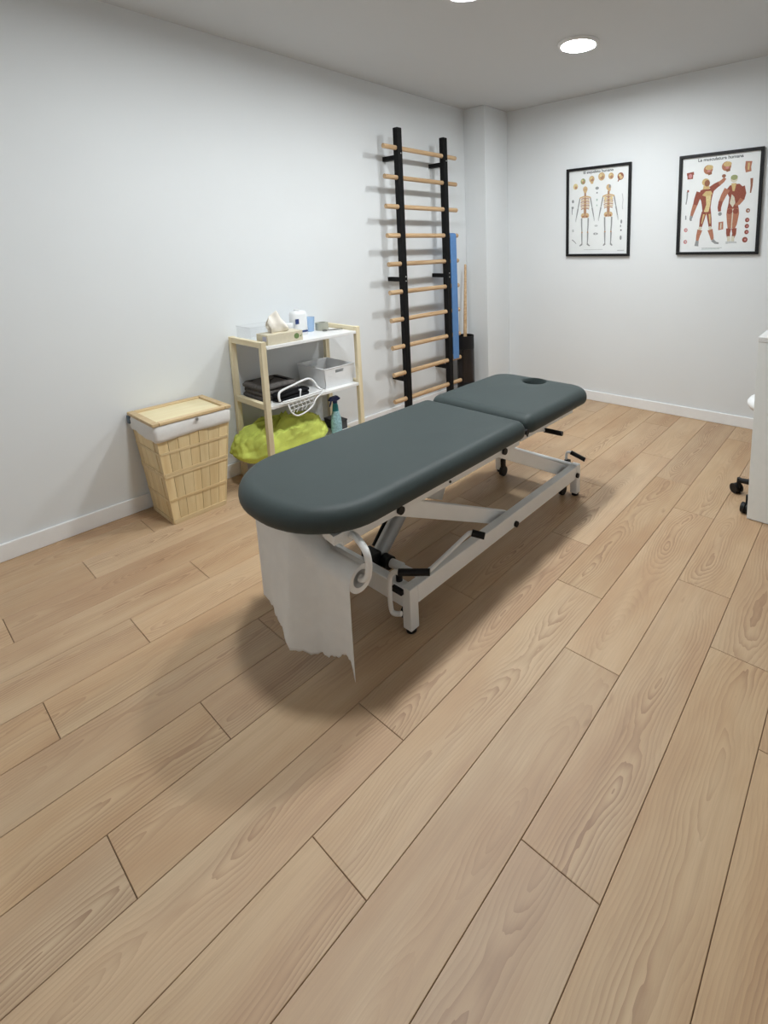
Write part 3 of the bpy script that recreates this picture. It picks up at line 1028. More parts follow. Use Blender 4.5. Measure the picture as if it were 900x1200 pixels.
def bin_(t, x0, x1, y0, y1, z, h, mat, taper=0.008, slot=True, th=0.004):
    lo = [(x0 + taper, y0 + taper), (x1 - taper, y0 + taper), (x1 - taper, y1 - taper), (x0 + taper, y1 - taper)]
    hi = [(x0, y0), (x1, y0), (x1, y1), (x0, y1)]
    MB().hexa([(x, y, z) for x, y in lo] + [(x, y, z + 0.004) for x, y in lo]).build('bottom', mat, t)
    for i in range(4):
        a, b = lo[i], lo[(i + 1) % 4]
        c, d = hi[i], hi[(i + 1) % 4]
        cx, cy = (x0 + x1) / 2, (y0 + y1) / 2
        nrm = Vector((b[1] - a[1], -(b[0] - a[0]), 0)).normalized() * th

        def P(s, tt):
            ax, ay = a[0] + (b[0] - a[0]) * s, a[1] + (b[1] - a[1]) * s
            hx, hy = c[0] + (d[0] - c[0]) * s, c[1] + (d[1] - c[1]) * s
            return Vector((ax + (hx - ax) * tt, ay + (hy - ay) * tt, z + 0.0045 + (h - 0.0045) * tt))
        mb = MB()
        sl = slot and i in (1, 3)
        us = [0, 0.36, 0.64, 1] if sl else [0, 1]
        vs_ = [0, 0.70, 0.86, 1] if sl else [0, 1]
        for p in range(len(us) - 1):
            for q in range(len(vs_) - 1):
                if sl and p == 1 and q == 1:
                    continue
                k4 = [P(us[p], vs_[q]), P(us[p + 1], vs_[q]), P(us[p + 1], vs_[q + 1]), P(us[p], vs_[q + 1])]
                mb.hexa([k - nrm for k in k4] + k4)
        mb.build('side_panel', mat, t)
    MB().tube([(x, y, z + h) for x, y in hi], 0.0035, 8, closed=True).build('rim', mat, t, smooth=50)


wbin = thing('white_bin', 'white plastic bin with slotted handle at the right of the middle shelf', 'storage bin', (XW + 0.192, 1.897, S2))
bin_(wbin, XW + 0.050, XW + 0.338, 1.785, 2.009, S2 + 0.0005, 0.124, 'white_plastic')

# white clip hangers resting over the front edge of the middle shelf
FX = RK1
hg = thing('clothes_hanger', 'white plastic clothes hanger lying on the front of the middle shelf', 'hanger', (FX - 0.02, 1.56, S2))
MB().tube(smooth_path([(FX + 0.014, 1.452, S2 + 0.022), (FX + 0.010, 1.450, S2 + 0.050), (FX - 0.01, 1.475, S2 + 0.070), (FX - 0.02, 1.56, S2 + 0.085), (FX - 0.03, 1.66, S2 + 0.098), (FX - 0.03, 1.70, S2 + 0.075), (FX - 0.015, 1.715, S2 + 0.040), (FX + 0.010, 1.73, S2 + 0.020)], 6), 0.0065, 8).build('shoulder_arm', 'white_plastic', hg, smooth=50)
MB().tube(smooth_path([(FX + 0.012, 1.47, S2 + 0.012), (FX + 0.016, 1.58, S2 + 0.014), (FX + 0.012, 1.72, S2 + 0.018)], 6), 0.006, 8).build('lower_bar', 'white_plastic', hg, smooth=50)
MB().tube(smooth_path([(FX + 0.012, 1.58, S2 + 0.018), (FX + 0.010, 1.585, S2 + 0.045), (FX + 0.004, 1.592, S2 + 0.056), (FX - 0.004, 1.585, S2 + 0.052)], 5), 0.004, 8).build('hook', 'white_plastic', hg, smooth=50)
hd = thing('drying_hanger', 'white wire clip hanger drooping below the front of the middle shelf', 'hanger', (FX + 0.015, 1.60, S2 - 0.08))
MB().tube(smooth_path([(FX + 0.016, 1.500, S2 - 0.008), (FX + 0.024, 1.512, S2 - 0.055), (FX + 0.028, 1.545, S2 - 0.082), (FX + 0.026, 1.60, S2 - 0.076), (FX + 0.024, 1.645, S2 - 0.056), (FX + 0.020, 1.68, S2 - 0.016), (FX + 0.014, 1.73, S2 + 0.004), (FX + 0.012, 1.755, S2 + 0.002)], 6), 0.0048, 8).build('frame', 'white_plastic', hd, smooth=50)
for i in range(6):
    yy = 1.522 + i * 0.026
    MB().tube([(FX + 0.018, yy, S2 - 0.004), (FX + 0.026, yy + 0.012, S2 - 0.040), (FX + 0.022, yy + 0.004 * (-1) ** i, S2 - 0.062)], 0.0022, 6).build('clip', 'white_plastic', hd, smooth=50)
for dz in (-0.020, -0.044):
    MB().tube([(FX + 0.0215, 1.507, S2 + dz), (FX + 0.0245, 1.60, S2 + dz + 0.006), (FX + 0.022, 1.672, S2 + dz + 0.012)], 0.002, 6).build('wire', 'white_plastic', hd, smooth=50)

# lower shelf: lime bundle, spray bottle, dark box
import mathutils.noise as mnoise


def lump(cx, cy, z, rx, ry, h, seed, nu=96, nv=44):
    def fn(u, v):
        a = 2 * PI * u
        e = 0.62
        ca, sa = math.cos(a), math.sin(a)
        px = math.copysign(abs(ca) ** e, ca)
        py = math.copysign(abs(sa) ** e, sa)
        t = v * PI / 2
        prof = math.cos(t) ** 0.45 if v < 1 else 0.0
        zz = math.sin(t) ** 0.9
        bulge = 1.0 - 0.16 * max(0, 0.25 - zz) * 4
        q = Vector((px * 2.1 + seed, py * 3.2, zz * 2.4))
        nz = mnoise.noise(q) * 0.12 + mnoise.noise(q * 2.6) * 0.085
        rid2 = (1 - abs(mnoise.noise(q * 3.4 + Vector((7, 2, seed))))) ** 6 * 0.07
        rid = rid2 + (1 - abs(mnoise.noise(q * 1.7 + Vector((3, 1, seed))))) ** 6 * 0.16
        s = 1 + (nz + rid - 0.03) * (0.45 + 0.55 * zz)
        return (cx + rx * px * prof * bulge * (1 + nz * 0.6), cy + ry * py * prof * bulge * (1 + nz * 0.6), z + 0.0005 + max(0.0, h * zz * s))
    return MB().grid(fn, nu, nv)


lb = lump(XW + 0.196, 1.555, S3, 0.138, 0.285, 0.172, 2.0)
lb2 = tag(lb.build('lime_bundle', 'lime', smooth=180, origin=(XW + 0.196, 1.555, S3)), 'crumpled lime green fabric bundle stuffed on the bottom shelf', 'fabric bundle')

sp = thing('spray_bottle', 'spray bottle with blue trigger and teal neck on the bottom shelf', 'spray bottle', (XW + 0.285, 1.880, S3))
sx_, sy_ = XW + 0.285, 1.886
MB().lathe([(0, 0.0005), (0.032, 0.0005), (0.034, 0.006), (0.034, 0.085), (0.032, 0.105), (0.026, 0.135), (0.020, 0.160), (0, 0.160)], (sx_, sy_, S3), 24).build('bottle_body', 'bottle_label', sp, smooth=50)
MB().lathe([(0, 0.1605), (0.0195, 0.1605), (0.017, 0.195), (0.013, 0.212), (0, 0.212)], (sx_, sy_, S3), 20).build('neck', 'teal', sp, smooth=50)
MB().lathe([(0, 0.2125), (0.0145, 0.2125), (0.0145, 0.226), (0, 0.226)], (sx_, sy_, S3), 18).build('collar', 'bluegrip', sp, smooth=40)
MB().prism([(sy_ - 0.045, S3 + 0.240), (sy_ - 0.03, S3 + 0.256), (sy_ + 0.015, S3 + 0.258), (sy_ + 0.034, S3 + 0.238), (sy_ + 0.03, S3 + 0.231), (sy_ + 0.014, S3 + 0.2265), (sy_ - 0.012, S3 + 0.2265), (sy_ - 0.045, S3 + 0.234)], sx_ - 0.011, sx_ + 0.011, 'X').build('spray_head', 'bluegrip', sp, bevel=0.002)
MB().tube([(sx_, sy_ - 0.028, S3 + 0.232), (sx_, sy_ - 0.034, S3 + 0.215), (sx_, sy_ - 0.042, S3 + 0.196)], [0.005, 0.005, 0.003], 8).build('trigger', 'bluegrip', sp, smooth=50)

MT['dark_card'] = plain('dark_card', (0.06, 0.062, 0.065), 0.7)
db = thing('dark_box', 'dark grey box at the right end of the bottom shelf', 'box', (XW + 0.17, 1.955, S3))
MB().box(XW + 0.09, XW + 0.235, 1.930, 2.008, S3 + 0.0005, S3 + 0.052).build('carton', 'dark_card', db, bevel=0.003)
MB().box(XW + 0.088, XW + 0.237, 1.928, 2.010, S3 + 0.0525, S3 + 0.064).build('lid', 'dark_card', db, bevel=0.003)

# ------------------------------------------------------------------ laundry hamper
HX, HY = -2.745, 1.020
HB = (0.127, 0.128)      # half sizes at the floor (x, y)
HT = (0.157, 0.178)      # half sizes at the rim
HH = 0.522
ham = thing('laundry_hamper', 'slatted light wood laundry hamper with white liner and wooden lid', 'hamper', (HX, HY, 0))


def hside(face, s, z, off=0.0):
    """Point on a hamper side: s runs -1..1 along the side, off is outwards."""
    t = z / HH
    a = HB[0] + (HT[0] - HB[0]) * t + (off if face in '+x-x' and face[1] == 'x' else 0)
    b = HB[1] + (HT[1] - HB[1]) * t + (off if face[1] == 'y' else 0)
    if face[1] == 'x':
        sg = 1 if face[0] == '+' else -1
        return Vector((HX + sg * a, HY + s * (HB[1] + (HT[1] - HB[1]) * t), z))
    sg = 1 if face[0] == '+' else -1
    return Vector((HX + s * (HB[0] + (HT[0] - HB[0]) * t), HY + sg * b, z))


rs = random.Random(4)
for face in ('+x', '-x', '+y', '-y'):
    nsl = 7 if face[1] == 'x' else 6
    edges = [-1 + 2 * i / nsl + (rs.uniform(-0.05, 0.05) if 0 < i < nsl else 0) for i in range(nsl + 1)]
    for i in range(nsl):
        a, b = edges[i] + 0.006 * (i > 0), edges[i + 1] - 0.006 * (i < nsl - 1)
        jig = rs.uniform(-0.0012, 0.0012)
        zt = HH - 0.012
        pts = [hside(face, a, 0.006, -0.007 + jig), hside(face, b, 0.006, -0.007 + jig), hside(face, b, 0.006, -0.0005 + jig), hside(face, a, 0.006, -0.0005 + jig),
               hside(face, a, zt, -0.007 + jig), hside(face, b, zt, -0.007 + jig), hside(face, b, zt, -0.0005 + jig), hside(face, a, zt, -0.0005 + jig)]
        MB().hexa(pts).build('slat', 'slat', ham)


def hring(name, mat, z0, z1, off0, off1, bevel=0.0015):
    """A rectangular band around the hamper."""
    def rect(z, off):
        t = z / HH
        a = HB[0] + (HT[0] - HB[0]) * t + off
        b = HB[1] + (HT[1] - HB[1]) * t + off
        c = 0.007
        return [(HX - a + c, HY - b, z), (HX + a - c, HY - b, z), (HX + a, HY - b + c, z), (HX + a, HY + b - c, z), (HX + a - c, HY + b, z), (HX - a + c, HY + b, z), (HX - a, HY + b - c, z), (HX - a, HY - b + c, z)]
    rg = [rect(z0, off0), rect(z0, off1), rect(z1, off1), rect(z1, off0), rect(z0, off0)]
    mb = MB()
    mb.rings(rg, False, False)
    return mb.build(name, mat, ham)


hring('bottom_band', 'band', 0.0005, 0.024, -0.0010, 0.0028)
hring('band', 'band', 0.122, 0.135, -0.0010, 0.0024)
hring('band', 'band', 0.250, 0.262, -0.0010, 0.0028)
hring('band', 'band', 0.264, 0.276, -0.0010, 0.0028)
hring('band', 'band', 0.372, 0.384, -0.0010, 0.0024)
MB().box(HX - HB[0] + 0.01, HX + HB[0] - 0.01, HY - HB[1] + 0.01, HY + HB[1] - 0.01, 0.008, 0.014).build('bottom_board', 'slat', ham)


def liner_ring(z, off, amp, ph):
    t = z / HH
    a = HB[0] + (HT[0] - HB[0]) * t + off
    b = HB[1] + (HT[1] - HB[1]) * t + off
    base = outline(HX - a, HX + a, HY - b, HY + b, (0.016, 0.016), (0.016, 0.016), 4, 14)
    out = []
    for j, (x, y) in enumerate(base):
        w = amp * (math.sin(j * 0.55 + ph) + 0.6 * math.sin(j * 1.3 + 2 * ph))
        cx, cy = x - HX, y - HY
        ln = math.hypot(cx, cy)
        sag = 0.005 * math.sin(j * 0.21 + 1.0) if amp > 0.0025 else 0
        out.append((x + cx / ln * w, y + cy / ln * w, z + sag))
    return out


rg = [liner_ring(z, o_, am, ph) for z, o_, am, ph in ((HH - 0.006, -0.009, 0.0, 0), (HH - 0.001, 0.001, 0.0004, 0), (HH - 0.015, 0.007, 0.0012, 0.5), (HH - 0.040, 0.008, 0.0022, 1.0), (HH - 0.060, 0.009, 0.0028, 1.4), (HH - 0.074, 0.007, 0.0030, 1.6), (HH - 0.078, 0.003, 0.0030, 1.6))]
li = MB().rings(rg, False, False).build('liner', 'linen', ham, smooth=60)
MB().lathe([(0.004, 0), (0.009, 0), (0.009, 0.002), (0.004, 0.002), (0.004, 0)], (HX + HT[0] + 0.012, HY + 0.01, HH - 0.010), 16, 'X').build('eyelet', 'screw', li)
# lid
lz = HH + 0.001
la, lb_ = HT[0] + 0.006, HT[1] + 0.008
lid = MB().box(HX - la + 0.031, HX + la - 0.031, HY - lb_ + 0.031, HY + lb_ - 0.031, lz + 0.001, lz + 0.006).build('lid', 'lid', ham)
for (a, b, c, d) in ((HX - la, HX + la, HY - lb_, HY - lb_ + 0.0300), (HX - la, HX + la, HY + lb_ - 0.0300, HY + lb_), (HX - la, HX - la + 0.0300, HY - lb_ + 0.031, HY + lb_ - 0.031), (HX + la - 0.0300, HX + la, HY - lb_ + 0.031, HY + lb_ - 0.031)):
    MB().box(a, b, c, d, lz, lz + 0.016).build('lid_frame', 'lidframe', lid, bevel=0.003, origin=tuple(world_loc(ham)))
MB().box(HX - la + 0.002, HX - la + 0.03, HY - lb_ - 0.004, HY - lb_ + 0.012, lz - 0.040, lz - 0.001).build('lid_shadow_block', 'lid_shadow', ham, bevel=0.003)  # dark block added at the corner to stand for the lid's shadow

# ------------------------------------------------------------------ framed anatomical charts
def chart(name, label, x0, x1, z0, z1):
    t = thing(name, label, 'framed chart', ((x0 + x1) / 2, YB, (z0 + z1) / 2))
    fw, ft = 0.020, 0.022
    yb = YB - 0.0008
    for (a, b, c, d) in ((x0, x1, z1 - fw, z1), (x0, x1, z0, z0 + fw), (x0, x0 + fw, z0 + fw + 0.0003, z1 - fw - 0.0003), (x1 - fw, x1, z0 + fw + 0.0003, z1 - fw - 0.0003)):
        MB().box(a, b, yb - ft, yb, c, d).build('frame_rail', 'black', t, bevel=0.002)
    MB().box(x0 + fw, x1 - fw, yb - 0.006, yb - 0.001, z0 + fw, z1 - fw).build('paper_sheet', 'sign_paper', t)
    MB().box(x0 + fw + 0.0005, x1 - fw - 0.0005, yb - 0.014, yb - 0.012, z0 + fw + 0.0005, z1 - fw - 0.0005).build('glass_pane', 'pane', t)
    return t, (x0 + fw, x1 - fw, z0 + fw, z1 - fw, yb - 0.006)


class Print:
    """Flat printed shapes on a chart; u right and v up, both in 0..1 of the sheet."""
    def __init__(self, area):
        self.a = area
        self.keys = []
        self.mb = MB()
        self.layer = 0
        self.bold = 1.0

    def ink(self, k):
        k = 'ink_' + k
        if k not in self.keys:
            self.keys.append(k)
        self.mb.cur = self.keys.index(k)
        self.layer += 1

    def P(self, u, v):
        x0, x1, z0, z1, y = self.a
        return (x0 + (x1 - x0) * u, y - 0.0002 - 0.00001 * self.layer, z0 + (z1 - z0) * v)

    def poly(self, k, pts):
        self.ink(k)
        self.mb.add([self.P(u, v) for u, v in pts], [tuple(range(len(pts)))])

    def ell(self, k, u, v, ru, rv, rot=0, n=18):
        c, s = math.cos(rot), math.sin(rot)
        self.poly(k, [(u + ru * math.cos(2 * PI * i / n) * c - rv * math.sin(2 * PI * i / n) * s, v + ru * math.cos(2 * PI * i / n) * s * 0.77 + rv * math.sin(2 * PI * i / n) * c) for i in range(n)])

    def line(self, k, pts, w0, w1=None):
        """Tapered stroke; widths in u units (v is scaled by the sheet's aspect)."""
        w1 = w0 if w1 is None else w1
        asp = 0.77
        n = len(pts)
        lf, rt = [], []
        for i in range(n):
            a, b = pts[max(i - 1, 0)], pts[min(i + 1, n - 1)]
            dx, dy = (b[0] - a[0]), (b[1] - a[1]) / asp
            ln = math.hypot(dx, dy) or 1
            w = (w0 + (w1 - w0) * i / (n - 1)) / 2 * self.bold
            lf.append((pts[i][0] - dy / ln * w, pts[i][1] + dx / ln * w * asp))
            rt.append((pts[i][0] + dy / ln * w, pts[i][1] - dx / ln * w * asp))
        self.ink(k)
        o = [self.P(*q) for q in lf] + [self.P(*q) for q in rt]
        self.mb.add(o, [(i, i + 1, n + i + 1, n + i) for i in range(n - 1)])

    def done(self, name, parent):
        return self.mb.build(name, self.keys, parent)


def title(txt, area, parent, u, v, w):
    x0, x1, z0, z1, y = area
    cu = bpy.data.curves.new('title_print', 'FONT')
    cu.body = txt
    cu.align_x = 'CENTER'
    cu.size = 0.030
    cu.offset = 0.0006
    tmp = bpy.data.objects.new('title_tmp', cu)
    COL.objects.link(tmp)
    dg = bpy.context.evaluated_depsgraph_get()
    me = bpy.data.meshes.new_from_object(tmp.evaluated_get(dg))
    bpy.data.objects.remove(tmp)
    xs = [q.co.x for q in me.vertices]
    s = w * (x1 - x0) / (max(xs) - min(xs))
    org = world_loc(parent)
    for q in me.vertices:
        X, Z = q.co.x * s, q.co.y * s * 1.0
        q.co = Vector((x0 + (x1 - x0) * u + X, y - 0.0004, z0 + (z1 - z0) * v + Z)) - org
    me.materials.clear()
    me.materials.append(MT['ink_dark'])
    o = bpy.data.objects.new('title_print', me)
    COL.objects.link(o)
    o.parent = parent
    return o


def mirror(pts, c):
    return [(2 * c - u, v) for u, v in pts]


def skeleton(p, c, back):
    b1, b2, b3 = ('bone', 'bone2', 'bone3')
    p.ell(b1, c, 0.775, 0.040, 0.034)
    p.ell(b1, c + (0.01 if back else 0), 0.745, 0.026, 0.018)
    if back:
        p.ell('grey', c + 0.018, 0.785, 0.016, 0.020)
    else:
        p.ell(b2, c - 0.015, 0.772, 0.008, 0.006)
        p.ell(b2, c + 0.015, 0.772, 0.008, 0.006)
    p.line(b2, [(c, 0.73), (c, 0.60), (c, 0.47)], 0.020, 0.030)
    p.line(b1, [(c - 0.085, 0.675), (c - 0.03, 0.688), (c, 0.683), (c + 0.03, 0.688), (c + 0.085, 0.675)], 0.014)
    for i in range(7):
        v = 0.668 - 0.020 * i
        w = 0.058 + 0.020 * math.sin(PI * (i + 1.5) / 9)
        p.line(b1 if i % 2 else b2, [(c - w, v - 0.012), (c - w * 0.6, v), (c, v - 0.004), (c + w * 0.6, v), (c + w, v - 0.012)], 0.010)
    if back:
        p.poly(b3, [(c - 0.075, 0.67), (c - 0.03, 0.665), (c - 0.045, 0.605)])
        p.poly(b3, [(c + 0.075, 0.67), (c + 0.03, 0.665), (c + 0.045, 0.605)])
    p.ell(b1, c - 0.036, 0.462, 0.036, 0.030, 0.5)
    p.ell(b1, c + 0.036, 0.462, 0.036, 0.030, -0.5)
    p.ell('brown', c - 0.034, 0.450, 0.014, 0.012)
    p.ell('brown', c + 0.034, 0.450, 0.014, 0.012)
    p.ell(b2, c, 0.455, 0.016, 0.024)
    for s in (-1, 1):
        p.line('grey', [(c + s * 0.090, 0.670), (c + s * 0.112, 0.590), (c + s * 0.122, 0.555)], 0.013, 0.010)
        p.line('grey', [(c + s * 0.122, 0.552), (c + s * 0.142, 0.480), (c + s * 0.150, 0.445)], 0.014, 0.009)
        p.line('lgrey', [(c + s * 0.150, 0.445), (c + s * 0.162, 0.410), (c + s * 0.160, 0.390)], 0.016, 0.006)
        p.ell(b1, c + s * 0.088, 0.672, 0.012, 0.010)
        p.line('grey', [(c + s * 0.058, 0.432), (c + s * 0.056, 0.340), (c + s * 0.050, 0.268)], 0.015, 0.012)
        p.ell('bone2', c + s * 0.050, 0.260, 0.013, 0.012)
        p.line('grey', [(c + s * 0.052, 0.252), (c + s * 0.050, 0.170), (c + s * 0.046, 0.120)], 0.016, 0.009)
        d = s * 0.03 if back else s * 0.045
        p.line('grey', [(c + s * 0.044, 0.122), (c + s * 0.046 + d * 0.5, 0.106), (c + s * 0.046 + d, 0.098)], 0.018, 0.010)


ch1, area = chart('framed_chart', 'black-framed skeleton chart nearer the room corner', -2.093, -1.545, 1.218, 1.929)
pr = Print(area)
pr.bold = 1.65
skeleton(pr, 0.285, False)
skeleton(pr, 0.680, True)
pr.done('skeleton_print', ch1)
pr = Print(area)
for (u, v, k, r) in ((0.115, 0.815, 'bone3', 0.042), (0.245, 0.868, 'olive', 0.042), (0.395, 0.885, 'bone', 0.046), (0.560, 0.905, 'bone', 0.056), (0.715, 0.900, 'bone', 0.044), (0.868, 0.885, 'brown', 0.050)):
    pr.ell(k, u, v, r, r * 0.85)
    pr.ell('bone2' if k != 'brown' else 'bone', u + 0.008, v - 0.012, r * 0.55, r * 0.40)
    pr.ell('bone3', u - 0.012, v + 0.012, r * 0.4, r * 0.3)
pr.ell('bone', 0.400, 0.845, 0.024, 0.016)
pr.line('brown', [(0.845, 0.855), (0.825, 0.825)], 0.026, 0.010)
for (u, v, ru, rv, k) in ((0.070, 0.640, 0.020, 0.020, 'grey'), (0.065, 0.565, 0.022, 0.014, 'grey'), (0.488, 0.775, 0.030, 0.018, 'grey'), (0.488, 0.722, 0.014, 0.010, 'grey'),
                          (0.488, 0.640, 0.014, 0.014, 'green'), (0.488, 0.575, 0.012, 0.010, 'green'), (0.480, 0.335, 0.030, 0.012, 'lgrey'), (0.470, 0.240, 0.040, 0.016, 'lgrey'),
                          (0.450, 0.240, 0.012, 0.008, 'grey'), (0.500, 0.240, 0.012, 0.008, 'grey'), (0.075, 0.285, 0.018, 0.018, 'lgrey'), (0.895, 0.370, 0.014, 0.024, 'grey'), (0.885, 0.320, 0.008, 0.016, 'grey'),
                          (0.893, 0.272, 0.012, 0.008, 'dark'), (0.890, 0.185, 0.016, 0.026, 'grey')):
    pr.ell(k, u, v, ru, rv)
pr.line('grey', [(0.062, 0.570), (0.056, 0.520), (0.060, 0.480)], 0.022, 0.008)
pr.line('lgrey', [(0.900, 0.690), (0.915, 0.620), (0.905, 0.545), (0.912, 0.510)], 0.012, 0.012)
pr.line('grey', [(0.060, 0.175), (0.110, 0.145), (0.135, 0.125)], 0.016, 0.006)
pr.line('lgrey', [(0.27, 0.050), (0.60, 0.052)], 0.008)
pr.line('lgrey', [(0.84, 0.038), (0.95, 0.038)], 0.014)
pr.done('detail_print', ch1)
title('El esqueleto humano', area, ch1, 0.50, 0.955, 0.50)

ch2, area = chart('framed_chart', 'black-framed muscle chart with two red figures, nearer the desk', -1.191, -0.656, 1.226, 1.924)
pr = Print(area)
pr.bold = 1.22
# front figure, one arm raised
c = 0.335
pr.poly('red', [(0.235, 0.600), (0.262, 0.655), (0.330, 0.668), (0.400, 0.665), (0.440, 0.650), (0.425, 0.600), (0.412, 0.540), (0.405, 0.470), (0.412, 0.420), (0.300, 0.420), (0.290, 0.480), (0.275, 0.540)])
pr.poly('tan', [(0.285, 0.600), (0.330, 0.640), (0.400, 0.640), (0.420, 0.610), (0.395, 0.585), (0.330, 0.585)])
pr.poly('bone3', [(0.335, 0.590), (0.405, 0.590), (0.398, 0.500), (0.375, 0.400), (0.350, 0.385), (0.318, 0.430), (0.345, 0.500)])
pr.line('red', [(0.250, 0.635), (0.215, 0.560), (0.195, 0.500)], 0.075, 0.050)
pr.line('red2', [(0.195, 0.505), (0.165, 0.430), (0.150, 0.385)], 0.052, 0.030)
pr.line('grey', [(0.152, 0.388), (0.140, 0.355), (0.148, 0.335)], 0.036, 0.020)
pr.line('red', [(0.400, 0.655), (0.460, 0.690), (0.510, 0.712)], 0.070, 0.048)
pr.line('red2', [(0.500, 0.705), (0.550, 0.735), (0.575, 0.760)], 0.046, 0.032)
pr.ell('brown', 0.558, 0.782, 0.026, 0.018)
pr.line('tan', [(0.335, 0.700), (0.335, 0.660)], 0.060, 0.075)
pr.ell('tan', 0.325, 0.735, 0.050, 0.038)
pr.ell('brown', 0.345, 0.722, 0.036, 0.034)
pr.poly('red', [(0.290, 0.430), (0.355, 0.420), (0.330, 0.340), (0.300, 0.262), (0.262, 0.262), (0.268, 0.350)])
pr.poly('red', [(0.350, 0.420), (0.412, 0.430), (0.425, 0.350), (0.432, 0.262), (0.392, 0.262), (0.370, 0.340)])
pr.line('tan', [(0.320, 0.400), (0.295, 0.300)], 0.020, 0.010)
pr.line('tan', [(0.395, 0.400), (0.408, 0.300)], 0.020, 0.010)
pr.ell('pale', 0.278, 0.252, 0.024, 0.018)
pr.ell('pale', 0.410, 0.252, 0.024, 0.018)
pr.line('red2', [(0.275, 0.235), (0.255, 0.175), (0.245, 0.120)], 0.056, 0.030)
pr.line('red2', [(0.412, 0.235), (0.435, 0.175), (0.450, 0.125)], 0.056, 0.030)
pr.line('grey', [(0.245, 0.120), (0.240, 0.085), (0.236, 0.062)], 0.034, 0.046)
pr.line('grey', [(0.448, 0.125), (0.490, 0.095), (0.535, 0.088)], 0.036, 0.018)
# back figure
pr.poly('red', [(0.600, 0.640), (0.640, 0.680), (0.690, 0.690), (0.760, 0.690), (0.800, 0.660), (0.800, 0.600), (0.775, 0.540), (0.755, 0.480), (0.770, 0.430), (0.620, 0.430), (0.635, 0.500), (0.640, 0.560), (0.615, 0.600)])
pr.poly('pale', [(0.670, 0.590), (0.705, 0.560), (0.720, 0.500), (0.690, 0.455), (0.650, 0.500), (0.660, 0.545)])
pr.line('tan', [(0.690, 0.700), (0.690, 0.620)], 0.055, 0.020)
pr.line('red2', [(0.610, 0.645), (0.565, 0.580), (0.535, 0.520)], 0.065, 0.045)
pr.line('red', [(0.535, 0.525), (0.520, 0.460), (0.525, 0.420)], 0.046, 0.030)
pr.ell('grey', 0.532, 0.395, 0.024, 0.020)
pr.line('red', [(0.790, 0.660), (0.815, 0.590), (0.800, 0.530)], 0.062, 0.050)
pr.line('red2', [(0.802, 0.535), (0.760, 0.490), (0.720, 0.478)], 0.046, 0.026)
pr.ell('pale', 0.690, 0.742, 0.044, 0.036)
pr.ell('olive', 0.690, 0.758, 0.044, 0.026)
pr.poly('red2', [(0.622, 0.445), (0.768, 0.445), (0.775, 0.390), (0.755, 0.280), (0.735, 0.240), (0.640, 0.240), (0.628, 0.300), (0.615, 0.390)])
pr.line('pale', [(0.695, 0.440), (0.690, 0.300), (0.690, 0.240)], 0.012, 0.010)
pr.ell('red', 0.655, 0.415, 0.036, 0.028)
pr.ell('red', 0.730, 0.415, 0.036, 0.028)
pr.line('red', [(0.655, 0.240), (0.650, 0.185), (0.662, 0.130)], 0.054, 0.028)
pr.line('red', [(0.722, 0.240), (0.728, 0.185), (0.710, 0.130)], 0.054, 0.028)
pr.line('pale', [(0.660, 0.160), (0.662, 0.105)], 0.030, 0.034)
pr.line('pale', [(0.712, 0.160), (0.712, 0.105)], 0.030, 0.034)
pr.line('lgrey', [(0.625, 0.092), (0.690, 0.098), (0.765, 0.094)], 0.028, 0.016)
pr.done('muscle_print', ch2)
pr = Print(area)
pr.line('red', [(0.110, 0.845), (0.112, 0.780)], 0.085, 0.075)
pr.line('red', [(0.065, 0.830), (0.160, 0.840)], 0.040, 0.040)
pr.ell('pink', 0.112, 0.812, 0.026, 0.024)
for u, v in ((0.350, 0.862), (0.585, 0.878)):
    pr.ell('red2', u, v, 0.060, 0.048)
    pr.ell('tan', u + 0.012, v + 0.020, 0.052, 0.026)
    pr.line('brown', [(u + 0.02, v - 0.03), (u + 0.028, v - 0.055)], 0.060, 0.045)
    pr.ell('pink', u + 0.01, v - 0.015, 0.022, 0.012)
pr.line('red2', [(0.860, 0.905), (0.852, 0.845), (0.862, 0.800)], 0.080, 0.070)
pr.line('tan', [(0.860, 0.890), (0.858, 0.820)], 0.026, 0.020)
pr.line('grey', [(0.082, 0.650), (0.080, 0.585), (0.068, 0.515)], 0.022, 0.014)
pr.line('red', [(0.078, 0.655), (0.102, 0.655)], 0.03, 0.03)
pr.line('brown', [(0.905, 0.735), (0.908, 0.660), (0.900, 0.590)], 0.034, 0.016)
pr.line('grey', [(0.072, 0.395), (0.074, 0.350)], 0.016, 0.016)
for (u, v, r, k) in ((0.080, 0.238, 0.026, 'pink'), (0.080, 0.110, 0.026, 'pink'), (0.882, 0.415, 0.026, 'brown'), (0.880, 0.320, 0.027, 'red'), (0.880, 0.258, 0.027, 'red'), (0.880, 0.198, 0.027, 'red'), (0.865, 0.120, 0.034, 'red')):
    pr.ell(k, u, v, r, r * 0.85)
    pr.ell('lgrey' if k != 'red' else 'pink', u + 0.004, v, r * 0.4, r * 0.32)
pr.poly('red2', [(0.520, 0.310), (0.580, 0.315), (0.585, 0.235), (0.520, 0.225)])
pr.poly('pale', [(0.545, 0.300), (0.560, 0.300), (0.560, 0.240), (0.540, 0.240)])
pr.line('lgrey', [(0.31, 0.040), (0.58, 0.042)], 0.010)
pr.line('green', [(0.31, 0.028), (0.55, 0.030)], 0.008)
pr.done('detail_print', ch2)
title('La musculatura humana', area, ch2, 0.50, 0.952, 0.58)

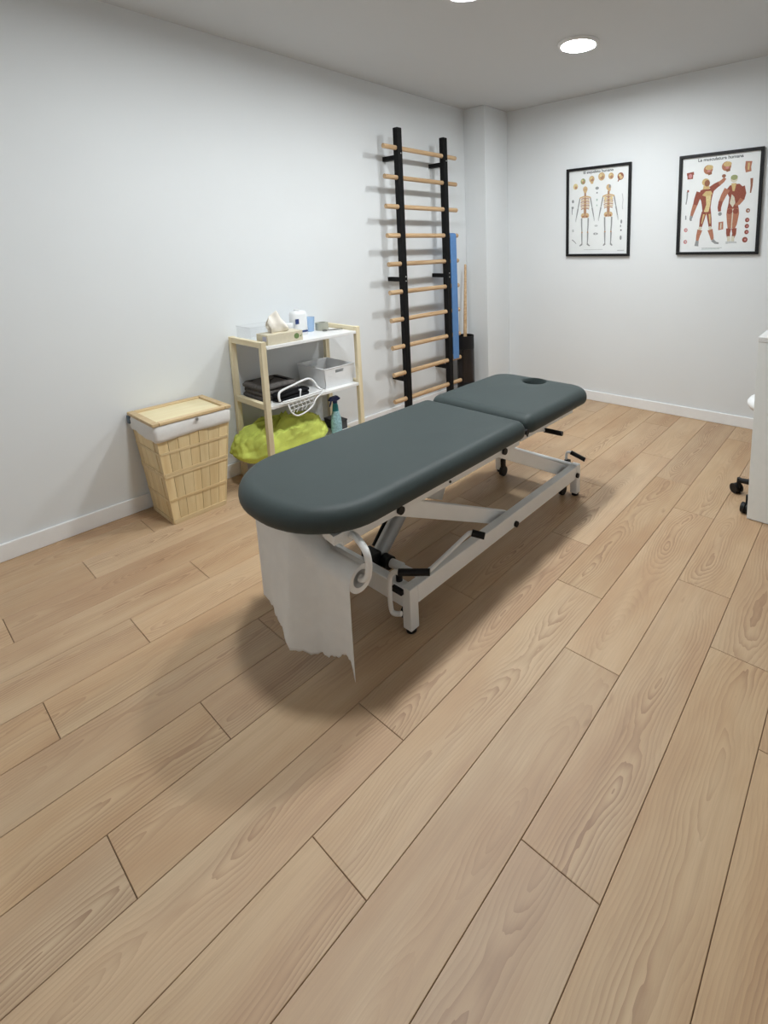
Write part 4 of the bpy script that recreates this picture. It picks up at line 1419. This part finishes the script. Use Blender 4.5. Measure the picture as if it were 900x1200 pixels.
# ------------------------------------------------------------------ desk at the right and the stool behind it
DX0, DX1, DY0, DY1, DZ = -0.412, 0.75, 2.594, 3.22, 0.889
desk = thing('reception_desk', 'white laminate desk with a tall flat front at the right', 'desk', ((DX0 + DX1) / 2, (DY0 + DY1) / 2, 0))
MB().box(DX0, DX1, DY0 + 0.002, DY0 + 0.022, 0.003, DZ - 0.0235).build('front_panel', 'desk', desk, bevel=0.001)
MB().box(DX0 - 0.001, DX1, DY0, DY1, DZ - 0.023, DZ).build('desktop', 'white_board', desk, bevel=0.0015)
MB().box(DX1 - 0.022, DX1, DY0 + 0.0225, DY1 - 0.002, 0.003, DZ - 0.0235).build('end_panel', 'desk', desk, bevel=0.001)
MB().box(DX0 + 0.30, DX0 + 0.322, DY0 + 0.0225, DY0 + 0.11, 0.003, DZ - 0.0235).build('support_panel', 'desk', desk, bevel=0.001)

CHX, CHY = -0.335, 2.808
stool = thing('wheeled_stool', 'wheeled stool with white seat and black castors, half hidden by the desk', 'stool', (CHX, CHY, 0))
MB().lathe([(0, 0.062), (0.030, 0.062), (0.028, 0.100), (0.024, 0.112), (0.024, 0.30), (0.016, 0.302), (0.016, 0.4895), (0, 0.4895)], (CHX, CHY, 0), 20).build('gas_column', 'black', stool, smooth=40)
swiv = [-24, 18, 30, 60, -40]
for i in range(5):
    a = math.radians(167 + 72 * i)
    d = Vector((math.cos(a), math.sin(a), 0))
    e = Vector((CHX, CHY, 0)) + d * 0.166
    leg = MB().tube([Vector((CHX, CHY, 0.088)) + d * 0.030, Vector((CHX, CHY, 0.086)) + d * 0.10, e + Vector((0, 0, 0.076))], [0.018, 0.016, 0.0125], 10).build('base_leg', 'black', stool, smooth=50)
    MB().cyl((e.x, e.y, 0.040), (e.x, e.y, 0.088), 0.0115, 12).build('castor_stem', 'black', leg, smooth=40, origin=(CHX, CHY, 0))
    w = a + math.radians(swiv[i])
    t_ = Vector((math.cos(w), math.sin(w), 0)) * 0.016
    ax = Vector((-math.sin(w), math.cos(w), 0))
    for sg in (-1, 1):
        p = e + t_ + ax * sg * 0.012
        MB().tube([p + Vector((0, 0, 0.0265)) - ax * sg * 0.009, p + Vector((0, 0, 0.0265)) + ax * sg * 0.009], 0.0262, 18).build('castor_wheel', 'black', leg, smooth=40, origin=(CHX, CHY, 0))
MB().lathe([(0, 0.490), (0.105, 0.490), (0.128, 0.500), (0.139, 0.518), (0.139, 0.532), (0.128, 0.548), (0.105, 0.556), (0, 0.558)], (CHX, CHY, 0), 36).build('seat', 'seat_white', stool, smooth=60)
